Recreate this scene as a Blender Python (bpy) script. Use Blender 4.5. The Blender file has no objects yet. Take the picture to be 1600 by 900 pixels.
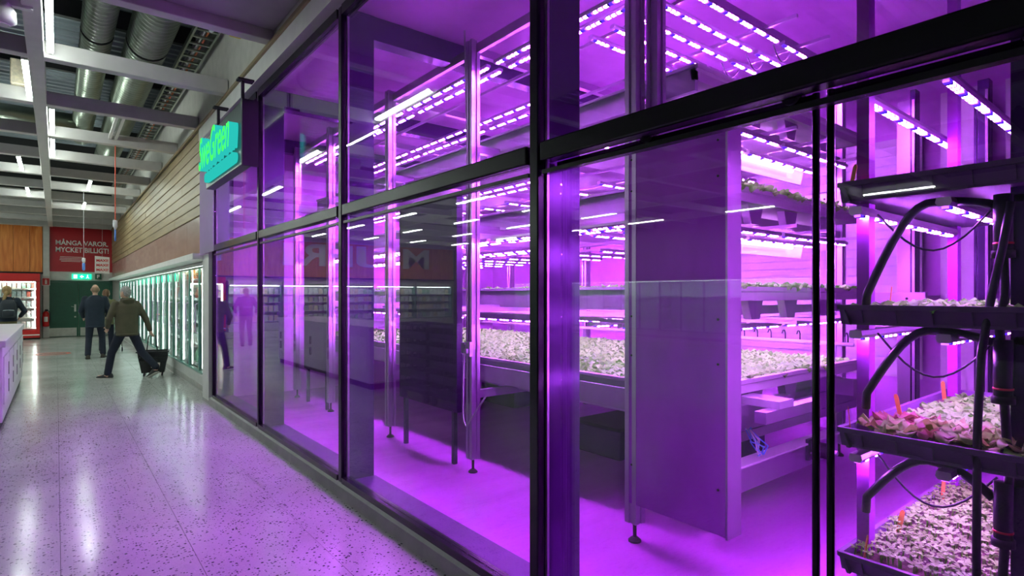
import bpy, bmesh, math, random
from mathutils import Vector, Matrix, Euler
random.seed(7)
scene = bpy.context.scene
COL = scene.collection
PI = math.pi

# ---------------------------------------------------------------- camera, world, exposure
F_PX = 890.0
YAW = math.atan(712.0 / 890.0)
EYE = 1.6
cam_d = bpy.data.cameras.new('camera')
cam_d.sensor_width = 36.0
cam_d.lens = 36.0 * F_PX / 1600.0
cam_d.shift_y = 10.0 / 1600.0
cam_d.clip_start = 0.05
cam = bpy.data.objects.new('camera', cam_d)
COL.objects.link(cam)
cam.location = (0, 0, EYE)
cam.rotation_euler = (PI / 2, 0, -YAW)
scene.camera = cam

world = bpy.data.worlds.new('world')
scene.world = world
world.use_nodes = True
world.node_tree.nodes['Background'].inputs[0].default_value = (0.5, 0.52, 0.55, 1)
world.node_tree.nodes['Background'].inputs[1].default_value = 0.05
vs = scene.view_settings
vs.view_transform = 'Standard'
vs.look = 'None'
vs.gamma = 1.0
vs.use_curve_mapping = False
vs.exposure = 0.55
cy = scene.cycles
cy.use_denoising = True
cy.use_light_tree = True
cy.max_bounces = 10
cy.transparent_max_bounces = 24
cy.sample_clamp_indirect = 4.0
cy.caustics_reflective = False
cy.caustics_refractive = False

TUBE_POWER = 44.0      # hall fluorescent tubes
LED_POWER = 190.0       # grow strips
LED_RGB = (0.62, 0.15, 1.0)


# ---------------------------------------------------------------- materials
def nodes_of(m):
    m.use_nodes = True
    nt = m.node_tree
    nt.nodes.clear()
    out = nt.nodes.new('ShaderNodeOutputMaterial')
    return nt, out


def ramp(nt, fac, stops, interp='LINEAR'):
    r = nt.nodes.new('ShaderNodeValToRGB')
    r.color_ramp.interpolation = interp
    els = r.color_ramp.elements
    while len(els) < len(stops):
        els.new(0.5)
    for e, (p, c) in zip(els, stops):
        e.position = p
        e.color = (c[0], c[1], c[2], 1)
    nt.links.new(fac, r.inputs[0])
    return r.outputs[0]


def coords(nt, scale=(1, 1, 1), space='Object'):
    tc = nt.nodes.new('ShaderNodeTexCoord')
    mp = nt.nodes.new('ShaderNodeMapping')
    mp.inputs['Scale'].default_value = scale
    nt.links.new(tc.outputs[space], mp.inputs[0])
    return mp.outputs[0]


def mat(name, col, rough=0.5, metal=0.0, var=0.12, scale=6.0, stretch=(1, 1, 1), bump=0.0, bump_scale=60.0, spec=None, sub=0.0, trans=0.0):
    m = bpy.data.materials.new(name)
    nt, out = nodes_of(m)
    b = nt.nodes.new('ShaderNodeBsdfPrincipled')
    v = coords(nt, stretch)
    n = nt.nodes.new('ShaderNodeTexNoise')
    n.inputs['Scale'].default_value = scale
    n.inputs['Detail'].default_value = 4
    nt.links.new(v, n.inputs['Vector'])
    lo = tuple(c * (1 - var) for c in col)
    hi = tuple(min(1, c * (1 + var)) for c in col)
    c = ramp(nt, n.outputs[0], [(0.3, lo), (0.7, hi)])
    nt.links.new(c, b.inputs['Base Color'])
    b.inputs['Roughness'].default_value = rough
    b.inputs['Metallic'].default_value = metal
    if spec is not None:
        b.inputs['Specular IOR Level'].default_value = spec
    if bump:
        n2 = nt.nodes.new('ShaderNodeTexNoise')
        n2.inputs['Scale'].default_value = bump_scale
        nt.links.new(v, n2.inputs['Vector'])
        bp = nt.nodes.new('ShaderNodeBump')
        bp.inputs['Strength'].default_value = bump
        bp.inputs['Distance'].default_value = 0.01
        nt.links.new(n2.outputs[0], bp.inputs['Height'])
        nt.links.new(bp.outputs[0], b.inputs['Normal'])
    sh = b.outputs[0]
    if trans:
        t = nt.nodes.new('ShaderNodeBsdfTranslucent')
        nt.links.new(c, t.inputs[0])
        mx = nt.nodes.new('ShaderNodeMixShader')
        mx.inputs[0].default_value = trans
        nt.links.new(sh, mx.inputs[1])
        nt.links.new(t.outputs[0], mx.inputs[2])
        sh = mx.outputs[0]
    nt.links.new(sh, out.inputs[0])
    return m


def emit(name, col, power):
    m = bpy.data.materials.new(name)
    nt, out = nodes_of(m)
    e = nt.nodes.new('ShaderNodeEmission')
    e.inputs[0].default_value = (*col, 1)
    e.inputs[1].default_value = power
    nt.links.new(e.outputs[0], out.inputs[0])
    return m


def glass_mat(name, tint=(0.97, 0.98, 0.98), ior=1.72):
    m = bpy.data.materials.new(name)
    nt, out = nodes_of(m)
    t = nt.nodes.new('ShaderNodeBsdfTransparent')
    t.inputs[0].default_value = (*tint, 1)
    g = nt.nodes.new('ShaderNodeBsdfGlossy')
    g.inputs['Roughness'].default_value = 0.0
    lw = nt.nodes.new('ShaderNodeLayerWeight')          # Schlick reflectance, the same from both sides of the pane
    pw = nt.nodes.new('ShaderNodeMath'); pw.operation = 'POWER'
    nt.links.new(lw.outputs['Facing'], pw.inputs[0]); pw.inputs[1].default_value = 5.0
    ma = nt.nodes.new('ShaderNodeMath'); ma.operation = 'MULTIPLY_ADD'
    f0 = ((ior - 1) / (ior + 1)) ** 2
    nt.links.new(pw.outputs[0], ma.inputs[0]); ma.inputs[1].default_value = 1 - f0; ma.inputs[2].default_value = f0
    mx = nt.nodes.new('ShaderNodeMixShader')
    nt.links.new(ma.outputs[0], mx.inputs[0])
    nt.links.new(t.outputs[0], mx.inputs[1])
    nt.links.new(g.outputs[0], mx.inputs[2])
    nt.links.new(mx.outputs[0], out.inputs[0])
    return m


def terrazzo(name):
    m = bpy.data.materials.new(name)
    nt, out = nodes_of(m)
    L = nt.links
    b = nt.nodes.new('ShaderNodeBsdfPrincipled')
    v = coords(nt)
    big = nt.nodes.new('ShaderNodeTexNoise')
    big.inputs['Scale'].default_value = 1.3
    big.inputs['Detail'].default_value = 3
    L.new(v, big.inputs['Vector'])
    base = ramp(nt, big.outputs[0], [(0.35, (0.50, 0.50, 0.48)), (0.65, (0.60, 0.60, 0.57))])
    cur = base

    def chips(scale, rnd, size, stops):
        nonlocal cur
        vo = nt.nodes.new('ShaderNodeTexVoronoi')
        vo.inputs['Scale'].default_value = scale
        L.new(v, vo.inputs['Vector'])
        sep = nt.nodes.new('ShaderNodeSeparateColor')
        L.new(vo.outputs['Color'], sep.inputs[0])
        a = nt.nodes.new('ShaderNodeMath'); a.operation = 'LESS_THAN'
        L.new(sep.outputs[0], a.inputs[0]); a.inputs[1].default_value = rnd
        d = nt.nodes.new('ShaderNodeMath'); d.operation = 'LESS_THAN'
        L.new(vo.outputs['Distance'], d.inputs[0]); d.inputs[1].default_value = size
        mu = nt.nodes.new('ShaderNodeMath'); mu.operation = 'MULTIPLY'
        L.new(a.outputs[0], mu.inputs[0]); L.new(d.outputs[0], mu.inputs[1])
        cc = ramp(nt, sep.outputs[1], stops)
        mx = nt.nodes.new('ShaderNodeMix'); mx.data_type = 'RGBA'
        L.new(mu.outputs[0], mx.inputs[0]); L.new(cur, mx.inputs[6]); L.new(cc, mx.inputs[7])
        cur = mx.outputs[2]
    chips(95, 0.55, 0.42, [(0, (0.64, 0.64, 0.60)), (1, (0.46, 0.45, 0.43))])
    chips(48, 0.17, 0.40, [(0, (0.05, 0.05, 0.06)), (1, (0.24, 0.22, 0.22))])
    chips(75, 0.14, 0.36, [(0, (0.04, 0.04, 0.05)), (1, (0.20, 0.20, 0.20))])
    L.new(cur, b.inputs['Base Color'])
    rn = nt.nodes.new('ShaderNodeMapRange')
    L.new(big.outputs[0], rn.inputs[0])
    rn.inputs[3].default_value = 0.10
    rn.inputs[4].default_value = 0.22
    L.new(rn.outputs[0], b.inputs['Roughness'])
    L.new(b.outputs[0], out.inputs[0])
    return m


def wood(name, dark, light, stretch=(1.2, 0.35, 9.0), rough=0.45):
    m = bpy.data.materials.new(name)
    nt, out = nodes_of(m)
    L = nt.links
    b = nt.nodes.new('ShaderNodeBsdfPrincipled')
    tc = nt.nodes.new('ShaderNodeTexCoord')
    oi = nt.nodes.new('ShaderNodeObjectInfo')
    add = nt.nodes.new('ShaderNodeVectorMath'); add.operation = 'ADD'
    sc = nt.nodes.new('ShaderNodeVectorMath'); sc.operation = 'SCALE'
    cmb = nt.nodes.new('ShaderNodeCombineXYZ')
    for i in range(3):
        L.new(oi.outputs['Random'], cmb.inputs[i])
    L.new(cmb.outputs[0], sc.inputs[0]); sc.inputs['Scale'].default_value = 13.0
    L.new(tc.outputs['Object'], add.inputs[0]); L.new(sc.outputs[0], add.inputs[1])
    mp = nt.nodes.new('ShaderNodeMapping'); mp.inputs['Scale'].default_value = stretch
    L.new(add.outputs[0], mp.inputs[0])
    n = nt.nodes.new('ShaderNodeTexNoise'); n.inputs['Scale'].default_value = 3.0; n.inputs['Detail'].default_value = 6
    n.inputs['Distortion'].default_value = 0.6
    L.new(mp.outputs[0], n.inputs['Vector'])
    c = ramp(nt, n.outputs[0], [(0.3, dark), (0.55, tuple((a + q) / 2 for a, q in zip(dark, light))), (0.75, light)])
    L.new(c, b.inputs['Base Color'])
    b.inputs['Roughness'].default_value = rough
    L.new(b.outputs[0], out.inputs[0])
    return m


def led_mat(name, axis, power):
    """row of diodes along one axis: pink-white diodes with a blue one in every few, dimmer phosphor between"""
    m = bpy.data.materials.new(name)
    nt, out = nodes_of(m)
    L = nt.links
    tc = nt.nodes.new('ShaderNodeTexCoord')
    sep = nt.nodes.new('ShaderNodeSeparateXYZ')
    L.new(tc.outputs['Object'], sep.inputs[0])

    def pulse(freq, width, off=0.0):
        a = nt.nodes.new('ShaderNodeMath'); a.operation = 'MULTIPLY_ADD'
        L.new(sep.outputs[axis], a.inputs[0]); a.inputs[1].default_value = freq; a.inputs[2].default_value = off
        fr = nt.nodes.new('ShaderNodeMath'); fr.operation = 'FRACT'
        L.new(a.outputs[0], fr.inputs[0])
        lt = nt.nodes.new('ShaderNodeMath'); lt.operation = 'LESS_THAN'
        L.new(fr.outputs[0], lt.inputs[0]); lt.inputs[1].default_value = width
        return lt.outputs[0]
    blue = pulse(5.0, 0.25)
    dot = pulse(20.0, 0.60)
    mx = nt.nodes.new('ShaderNodeMix'); mx.data_type = 'RGBA'
    L.new(blue, mx.inputs[0])
    mx.inputs[6].default_value = (0.58, 0.115, 1.0, 1)
    mx.inputs[7].default_value = (0.0006, 0.0001, 0.014, 1)
    st = nt.nodes.new('ShaderNodeMapRange')
    L.new(dot, st.inputs[0])
    st.inputs[3].default_value = power * 0.012
    st.inputs[4].default_value = power * 1.2
    e = nt.nodes.new('ShaderNodeEmission')
    L.new(mx.outputs[2], e.inputs[0]); L.new(st.outputs[0], e.inputs[1])
    L.new(e.outputs[0], out.inputs[0])
    return m


def leaf_mat(name, a, b_, trans=0.35):
    m = bpy.data.materials.new(name)
    nt, out = nodes_of(m)
    L = nt.links
    oi = nt.nodes.new('ShaderNodeObjectInfo')
    v = coords(nt)
    n = nt.nodes.new('ShaderNodeTexNoise'); n.inputs['Scale'].default_value = 14.0
    L.new(v, n.inputs['Vector'])
    ad = nt.nodes.new('ShaderNodeMath'); ad.operation = 'MULTIPLY_ADD'
    L.new(oi.outputs['Random'], ad.inputs[0]); ad.inputs[1].default_value = 0.35
    L.new(n.outputs[0], ad.inputs[2])
    c = ramp(nt, ad.outputs[0], [(0.4, a), (0.85, b_)])
    d = nt.nodes.new('ShaderNodeBsdfPrincipled'); d.inputs['Roughness'].default_value = 0.45
    L.new(c, d.inputs['Base Color'])
    t = nt.nodes.new('ShaderNodeBsdfTranslucent'); L.new(c, t.inputs[0])
    mx = nt.nodes.new('ShaderNodeMixShader'); mx.inputs[0].default_value = trans
    L.new(d.outputs[0], mx.inputs[1]); L.new(t.outputs[0], mx.inputs[2])
    L.new(mx.outputs[0], out.inputs[0])
    return m


M = {}
M['terrazzo'] = terrazzo('terrazzo')
M['joint'] = mat('joint_grout', (0.07, 0.07, 0.07), 0.8)
M['kerb'] = mat('kerb_concrete', (0.36, 0.36, 0.34), 0.45, bump=0.2)
M['white'] = mat('white_paint', (0.72, 0.71, 0.68), 0.5, var=0.05)
M['offwhite'] = mat('offwhite_paint', (0.60, 0.58, 0.54), 0.5, var=0.08)
M['offgrey'] = mat('grey_ceiling_paint', (0.40, 0.36, 0.40), 0.6, var=0.05)
M['darkgrey'] = mat('dark_wall_paint', (0.10, 0.10, 0.11), 0.6, var=0.1)
M['beam'] = mat('beam_paint', (0.60, 0.57, 0.55), 0.45, var=0.05)
M['black'] = mat('black_metal', (0.006, 0.005, 0.008), 0.25, 0.0, spec=0.3)
M['matblack'] = mat('matt_black', (0.015, 0.015, 0.016), 0.7)
M['deck'] = mat('deck_steel', (0.24, 0.28, 0.31), 0.42, 0.4, stretch=(0.4, 4, 4))
M['galv'] = mat('galvanised', (0.27, 0.30, 0.25), 0.32, 0.9, var=0.12, scale=4)
M['alu'] = mat('aluminium', (0.72, 0.50, 0.78), 0.32, 0.8, var=0.06, stretch=(1, 1, 0.2))  # neutral metal, tinted with some of the grow lights' purple
M['sheet'] = mat('purple_lit_sheet', (0.62, 0.06, 0.85), 0.45, 0.1, var=0.22, scale=2.2, stretch=(1, 1, 0.5))  # purple grow light on the metal is put into this base colour
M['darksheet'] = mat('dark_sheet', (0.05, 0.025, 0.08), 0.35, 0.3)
M['farmwall'] = mat('farm_wall', (0.74, 0.30, 0.82), 0.55, var=0.05)  # wall colour carries part of the purple light cast
M['farmfloor'] = mat('farm_floor_coating', (0.64, 0.17, 0.72), 0.25, var=0.10, scale=1.2, stretch=(0.4, 2.5, 1), bump=0.05, bump_scale=20)  # purple of the grow lights mixed into the floor colour
M['farmceil'] = mat('farm_ceiling', (0.74, 0.34, 0.80), 0.6, var=0.04)  # purple light cast mixed into the ceiling colour too
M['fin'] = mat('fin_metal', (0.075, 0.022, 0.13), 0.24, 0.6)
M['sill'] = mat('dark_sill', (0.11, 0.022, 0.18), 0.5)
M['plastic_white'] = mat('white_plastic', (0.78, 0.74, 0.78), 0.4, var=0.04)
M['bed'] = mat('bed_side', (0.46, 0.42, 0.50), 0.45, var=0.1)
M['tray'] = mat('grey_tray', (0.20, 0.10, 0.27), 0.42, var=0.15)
M['soil'] = mat('growing_medium', (0.10, 0.06, 0.04), 0.95, var=0.4, scale=40, bump=0.6)
M['raft'] = mat('raft_board', (0.70, 0.68, 0.66), 0.6, var=0.1)
M['lettuce'] = leaf_mat('lettuce_green', (0.18, 0.72, 0.08), (0.36, 1.0, 0.17))
M['lettuce_red'] = leaf_mat('lettuce_red', (0.20, 0.03, 0.04), (0.36, 0.22, 0.08))
M['lettuce_mix'] = leaf_mat('lettuce_mixed', (0.32, 0.34, 0.07), (0.38, 0.95, 0.16))
M['seedling'] = leaf_mat('seedling_green', (0.18, 0.42, 0.06), (0.38, 1.0, 0.18))
M['stick'] = mat('marker_orange', (0.95, 0.42, 0.08), 0.5)
M['hose'] = mat('black_rubber', (0.016, 0.009, 0.028), 0.42)
M['greywire'] = mat('white_cable', (0.70, 0.68, 0.70), 0.5)
M['redplastic'] = mat('red_plastic', (0.75, 0.03, 0.03), 0.4)
M['timber'] = wood('pale_timber', (0.23, 0.165, 0.08), (0.38, 0.285, 0.155), stretch=(1, 0.25, 5))
M['redpanel'] = wood('reddish_panel', (0.34, 0.22, 0.18), (0.44, 0.31, 0.27), stretch=(1, 0.4, 2), rough=0.25)
M['orange'] = wood('orange_wood', (0.66, 0.15, 0.02), (1.0, 0.40, 0.09), stretch=(4, 1, 0.5), rough=0.4)
M['red'] = mat('red_board', (0.46, 0.010, 0.02), 0.35, var=0.1, scale=1)
M['redmetal'] = mat('red_enamel', (0.62, 0.02, 0.02), 0.3, var=0.06)
M['signwhite'] = mat('sign_white', (0.85, 0.82, 0.78), 0.5, var=0.02)
M['greendoor'] = mat('green_door', (0.008, 0.085, 0.045), 0.35, var=0.1)
M['steel'] = mat('steel_plate', (0.55, 0.53, 0.47), 0.3, 0.8)
M['darkgreen'] = mat('dark_green', (0.01, 0.10, 0.05), 0.5)
M['frame_grey'] = mat('cooler_grey', (0.58, 0.58, 0.56), 0.4, var=0.05)
M['cooler_in'] = mat('cooler_liner', (0.80, 0.86, 0.84), 0.4, var=0.03)
M['greenframe'] = mat('door_frame_green', (0.16, 0.36, 0.30), 0.3)
M['pk_white'] = mat('pack_white', (0.82, 0.84, 0.84), 0.4, var=0.15, scale=20)
M['pk_blue'] = mat('pack_blue', (0.30, 0.50, 0.66), 0.4, var=0.3, scale=20)
M['pk_green'] = mat('pack_green', (0.35, 0.60, 0.42), 0.4, var=0.3, scale=20)
M['pk_grey'] = mat('pack_grey', (0.50, 0.56, 0.58), 0.4, var=0.3, scale=20)
M['pk_red'] = mat('pack_red', (0.60, 0.16, 0.12), 0.4, var=0.3, scale=20)
M['pk_cream'] = mat('pack_cream', (0.80, 0.70, 0.52), 0.4, var=0.2, scale=20)
M['cardboard'] = mat('orange_box', (0.75, 0.26, 0.06), 0.6, var=0.2, scale=12)
M['skin'] = mat('skin', (0.58, 0.34, 0.25), 0.5, var=0.06)
M['navy'] = mat('navy_cloth', (0.010, 0.018, 0.034), 0.85, var=0.2, bump=0.2)
M['trouser'] = mat('dark_trouser', (0.010, 0.014, 0.030), 0.85, var=0.2, bump=0.2)
M['olive'] = mat('olive_fleece', (0.085, 0.075, 0.045), 0.9, var=0.15, bump=0.25)
M['khaki'] = mat('khaki_cloth', (0.13, 0.12, 0.055), 0.9, var=0.15, bump=0.2)
M['shoe'] = mat('dark_shoe', (0.02, 0.02, 0.022), 0.6)
M['brownboot'] = mat('brown_boot', (0.05, 0.04, 0.03), 0.6)
M['hair_grey'] = mat('grey_hair', (0.32, 0.31, 0.31), 0.7, var=0.4, scale=60, bump=0.5)
M['hair_brown'] = mat('brown_hair', (0.14, 0.07, 0.035), 0.7, var=0.3, scale=60, bump=0.5)
M['hair_blond'] = mat('blond_hair', (0.32, 0.20, 0.08), 0.7, var=0.3, scale=60, bump=0.5)
M['hair_short'] = mat('cropped_hair', (0.26, 0.17, 0.11), 0.8, var=0.2, scale=60)
M['backpack'] = mat('backpack_nylon', (0.014, 0.020, 0.030), 0.6, bump=0.2)
M['basket'] = mat('basket_plastic', (0.02, 0.022, 0.024), 0.4)
M['crate'] = mat('crate_plastic', (0.035, 0.035, 0.055), 0.5)
M['cabinet'] = mat('cabinet_white', (0.70, 0.64, 0.70), 0.35, var=0.04)
M['decal'] = mat('floor_decal_red', (0.55, 0.08, 0.05), 0.35)
M['cordred'] = mat('red_cord', (0.75, 0.10, 0.05), 0.6)
M['tagblue'] = mat('tag_blue', (0.12, 0.30, 0.85), 0.5)
M['cable_yellow'] = mat('cable_tag_yellow', (0.70, 0.58, 0.05), 0.6)
M['cable_orange'] = mat('cable_orange', (0.70, 0.16, 0.05), 0.6)
M['cable_teal'] = mat('cable_teal', (0.15, 0.55, 0.60), 0.6)
M['signbox'] = mat('sign_box', (0.012, 0.030, 0.034), 0.35)
M['tube'] = emit('tube_glow', (0.86, 1.0, 0.92), TUBE_POWER)
M['cooler_led'] = emit('cooler_led', (0.86, 1.0, 0.95), 15.0)
M['neon'] = emit('neon_green', (0.06, 1.0, 0.10), 1.0)
M['neon_teal'] = emit('neon_teal', (0.03, 0.70, 0.62), 0.55)
M['exit'] = emit('exit_green', (0.01, 0.80, 0.38), 1.2)
M['exit_white'] = emit('exit_white', (0.75, 1.0, 0.85), 1.6)
M['badge'] = emit('badge_green', (0.03, 0.85, 0.42), 1.4)
M['led_x'] = led_mat('diodes_x', 0, LED_POWER)
M['led_y'] = led_mat('diodes_y', 1, LED_POWER)
M['white_led'] = emit('pink_white_tube', (0.95, 0.45, 1.0), 5.0)
M['frosted'] = mat('frosted_glass', (0.85, 0.80, 0.88), 0.5, var=0.02, trans=0.75)
M['glass'] = glass_mat('pane_glass')
M['coolglass'] = glass_mat('cooler_glass', (0.92, 0.97, 0.95), 1.28)


# ---------------------------------------------------------------- mesh helpers
class MB:
    def __init__(s):
        s.v, s.f = [], []

    def add(s, vs_, fs):
        n = len(s.v)
        s.v += [tuple(p) for p in vs_]
        s.f += [tuple(i + n for i in q) for q in fs]
        return s

    def box(s, x0, x1, y0, y1, z0, z1):
        return s.add([(x0, y0, z0), (x1, y0, z0), (x1, y1, z0), (x0, y1, z0), (x0, y0, z1), (x1, y0, z1), (x1, y1, z1), (x0, y1, z1)],
                     [(3, 2, 1, 0), (4, 5, 6, 7), (0, 1, 5, 4), (1, 2, 6, 5), (2, 3, 7, 6), (3, 0, 4, 7)])

    def cbox(s, c, d):
        return s.box(c[0] - d[0] / 2, c[0] + d[0] / 2, c[1] - d[1] / 2, c[1] + d[1] / 2, c[2] - d[2] / 2, c[2] + d[2] / 2)

    def prism(s, poly, axis, a0, a1):
        """poly: 2-D outline in the two other axes (order x,y,z without `axis`), extruded along axis"""
        def p3(p, a):
            q = list(p)
            q.insert(axis, a)
            return q
        n = len(poly)
        vs_ = [p3(p, a0) for p in poly] + [p3(p, a1) for p in poly]
        fs = [tuple(range(n - 1, -1, -1)), tuple(range(n, 2 * n))]
        fs += [(i, (i + 1) % n, (i + 1) % n + n, i + n) for i in range(n)]
        return s.add(vs_, fs)

    def loft(s, rings, cap=True):
        n = len(rings[0])
        vs_ = [p for r in rings for p in r]
        fs = []
        for k in range(len(rings) - 1):
            for i in range(n):
                j = (i + 1) % n
                fs.append((k * n + i, k * n + j, (k + 1) * n + j, (k + 1) * n + i))
        if cap:
            fs.append(tuple(range(n - 1, -1, -1)))
            fs.append(tuple((len(rings) - 1) * n + i for i in range(n)))
        return s.add(vs_, fs)

    def cyl(s, p0, p1, r0, r1=None, n=12):
        r1 = r0 if r1 is None else r1
        return s.loft([ring(p0, p1, p0, r0, n), ring(p0, p1, p1, r1, n)])

    def tube(s, pts, r, n=8):
        pts = [Vector(p) for p in pts]
        rings = []
        up = None
        for i, p in enumerate(pts):
            a = pts[max(0, i - 1)]
            b = pts[min(len(pts) - 1, i + 1)]
            t = (b - a).normalized()
            if up is None:
                up = t.orthogonal().normalized()
            up = (up - t * up.dot(t)).normalized()
            w = t.cross(up)
            rr = r[i] if isinstance(r, (list, tuple)) else r
            rings.append([p + up * (rr * math.cos(2 * PI * k / n)) + w * (rr * math.sin(2 * PI * k / n)) for k in range(n)])
        return s.loft(rings)

    def ell(s, c, rx, ry, rz, n=14, m=8, rot=None):
        rings = []
        c = Vector(c)
        for k in range(m + 1):
            a = -PI / 2 + PI * k / m
            q = max(0.02, math.cos(a))
            rg = []
            for i in range(n):
                v = Vector((rx * q * math.cos(2 * PI * i / n), ry * q * math.sin(2 * PI * i / n), rz * math.sin(a)))
                if rot is not None:
                    v = rot @ v
                rg.append(c + v)
            rings.append(rg)
        return s.loft(rings)

    def capsule(s, p0, p1, r0, r1, n=12):
        p0, p1 = Vector(p0), Vector(p1)
        t = (p1 - p0)
        ln = t.length
        t = t / ln if ln > 1e-6 else Vector((0, 0, 1))
        u = t.orthogonal().normalized()
        w = t.cross(u)
        rings = []
        for c, r, sg in ((p0, r0, -1), (p1, r1, 1)):
            for a in ((80, 50, 20) if sg < 0 else (20, 50, 80)):
                a = math.radians(a)
                cc = c + t * (sg * r * math.sin(a))
                q = r * math.cos(a)
                rings.append([cc + u * (q * math.cos(2 * PI * i / n)) + w * (q * math.sin(2 * PI * i / n)) for i in range(n)])
        return s.loft(rings)

    def mesh(s, name, smooth=False):
        me = bpy.data.meshes.new(name)
        me.from_pydata(s.v, [], s.f)
        if smooth:
            me.polygons.foreach_set('use_smooth', [True] * len(me.polygons))
        me.update()
        return me


def ring(a, b, p, r, n):
    t = (Vector(b) - Vector(a)).normalized()
    u = t.orthogonal().normalized()
    w = t.cross(u)
    p = Vector(p)
    return [p + u * (r * math.cos(2 * PI * i / n)) + w * (r * math.sin(2 * PI * i / n)) for i in range(n)]


def tag(o, label=None, cat=None, group=None, kind=None):
    if label: o['label'] = label
    if cat: o['category'] = cat
    if group: o['group'] = group
    if kind: o['kind'] = kind
    return o


def obj(name, mb, m, parent=None, loc=None, rot=None, smooth=False, bevel=0.0, **kw):
    me = mb if isinstance(mb, bpy.types.Mesh) else mb.mesh(name, smooth)
    if m is not None and not me.materials:
        me.materials.append(M[m] if isinstance(m, str) else m)
    o = bpy.data.objects.new(name, me)
    COL.objects.link(o)
    if parent is not None: o.parent = parent
    if loc is not None: o.location = loc
    if rot is not None: o.rotation_euler = rot
    if bevel:
        md = o.modifiers.new('bevel', 'BEVEL'); md.width = bevel; md.segments = 2; md.limit_method = 'ANGLE'
    return tag(o, **kw)


def empty(name, loc=(0, 0, 0), rz=0.0, parent=None, **kw):
    o = bpy.data.objects.new(name, None)
    o.empty_display_size = 0.1
    COL.objects.link(o)
    o.location = loc
    o.rotation_euler = (0, 0, rz)
    if parent is not None: o.parent = parent
    return tag(o, **kw)


def copy_tree(o, parent=None):
    c = o.copy()
    COL.objects.link(c)
    c.parent = parent
    for ch in o.children:
        copy_tree(ch, c)
    return c


def text_mesh(txt, size, extrude=0.01, shear=0.0, offset=0.0, bevel=0.0, align='LEFT', res=4):
    cu = bpy.data.curves.new('lettering', 'FONT')
    cu.body = txt
    cu.size = size
    cu.extrude = extrude
    cu.shear = shear
    cu.offset = offset
    cu.bevel_depth = bevel
    cu.align_x = align
    cu.resolution_u = res
    o = bpy.data.objects.new('lettering', cu)
    COL.objects.link(o)
    dg = bpy.context.evaluated_depsgraph_get()
    me = bpy.data.meshes.new_from_object(o.evaluated_get(dg))
    bpy.data.objects.remove(o)
    bpy.data.curves.remove(cu)
    me.materials.clear()
    return me


def fit(me, w=None, h=None):
    """scale a lettering mesh (in its x/y plane) to width w and height h, origin at its lower left"""
    xs = [v.co.x for v in me.vertices]; ys = [v.co.y for v in me.vertices]
    x0, x1, y0, y1 = min(xs), max(xs), min(ys), max(ys)
    sx = w / (x1 - x0) if w else 1
    sy = h / (y1 - y0) if h else sx
    if not w: sx = sy
    for v in me.vertices:
        v.co.x = (v.co.x - x0) * sx
        v.co.y = (v.co.y - y0) * sy
    return me


ROT_FACE_NEG_Y = (PI / 2, 0, 0)            # lettering read by someone looking along +Y
ROT_FACE_NEG_X = (PI / 2, 0, -PI / 2)      # lettering read by someone looking along +X


# ================================================================ STRUCTURE
GX = 1.8                     # plane of the shop-front glass
MUL = [9.2, 6.8, 4.42, 2.05, -0.33]
ENDY = 27.3
LEFTX = -14.0
NEARY = -6.0

# hall floor: terrazzo strips with thin joints
fl = obj('floor', MB().box(LEFTX, 2.4, NEARY, ENDY, -0.12, -0.006), 'joint', kind='structure', label='grey terrazzo hall floor with dark chips')
xs = [LEFTX, -8.0, -4.5, -2.6, -1.93, -1.28, -0.63, 0.02, 0.67, 1.32, 1.74]
for a, b in zip(xs[:-1], xs[1:]):
    obj('floor_slab', MB().box(a + 0.0018, b - 0.0018, NEARY, ENDY, -0.05, 0.0), 'terrazzo', fl)
obj('floor_slab', MB().box(1.74, 2.5, 9.75, ENDY, -0.05, -0.001), 'terrazzo', fl)

# walls of the hall
obj('wall_left', MB().box(LEFTX - 0.2, LEFTX, NEARY, ENDY, 0, 6.2), 'darkgrey', kind='structure', label='dark side wall across the hall')
obj('wall_near', MB().box(LEFTX, 8, NEARY - 0.2, NEARY, 0, 6.2), 'darkgrey', kind='structure', label='dark wall behind the viewer')
we = obj('wall_end', MB().box(LEFTX, 8, ENDY, ENDY + 0.2, 0, 6.2), 'offwhite', kind='structure', label='far end wall of the shop hall')
# orange wooden boarding along the end wall
x = -0.40
i = 0
while x > LEFTX + 0.4:
    w = 0.36 + 0.09 * ((i * 7) % 3)
    obj('plank', MB().box(x - w + 0.006, x, ENDY - 0.10 - 0.006 * (i % 2), ENDY - 0.001, 2.42, 4.10), 'orange', we, bevel=0.006)
    x -= w
    i += 1
obj('trim_1', MB().box(LEFTX, -0.38, ENDY - 0.16, ENDY - 0.001, 4.10, 4.26), 'white', kind='structure', label='white trim above the orange boarding')
obj('trim_2', MB().box(LEFTX, -0.38, ENDY - 0.14, ENDY - 0.001, 2.36, 2.42), 'matblack', kind='structure', label='dark strip under the orange boarding')  # matt black strip along the lower edge of the planks
obj('trim_3', MB().box(-0.38, -0.20, ENDY - 0.14, ENDY - 0.001, 0, 4.2), 'offwhite', kind='structure', label='pale pilaster between orange boarding and red sign')

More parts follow.
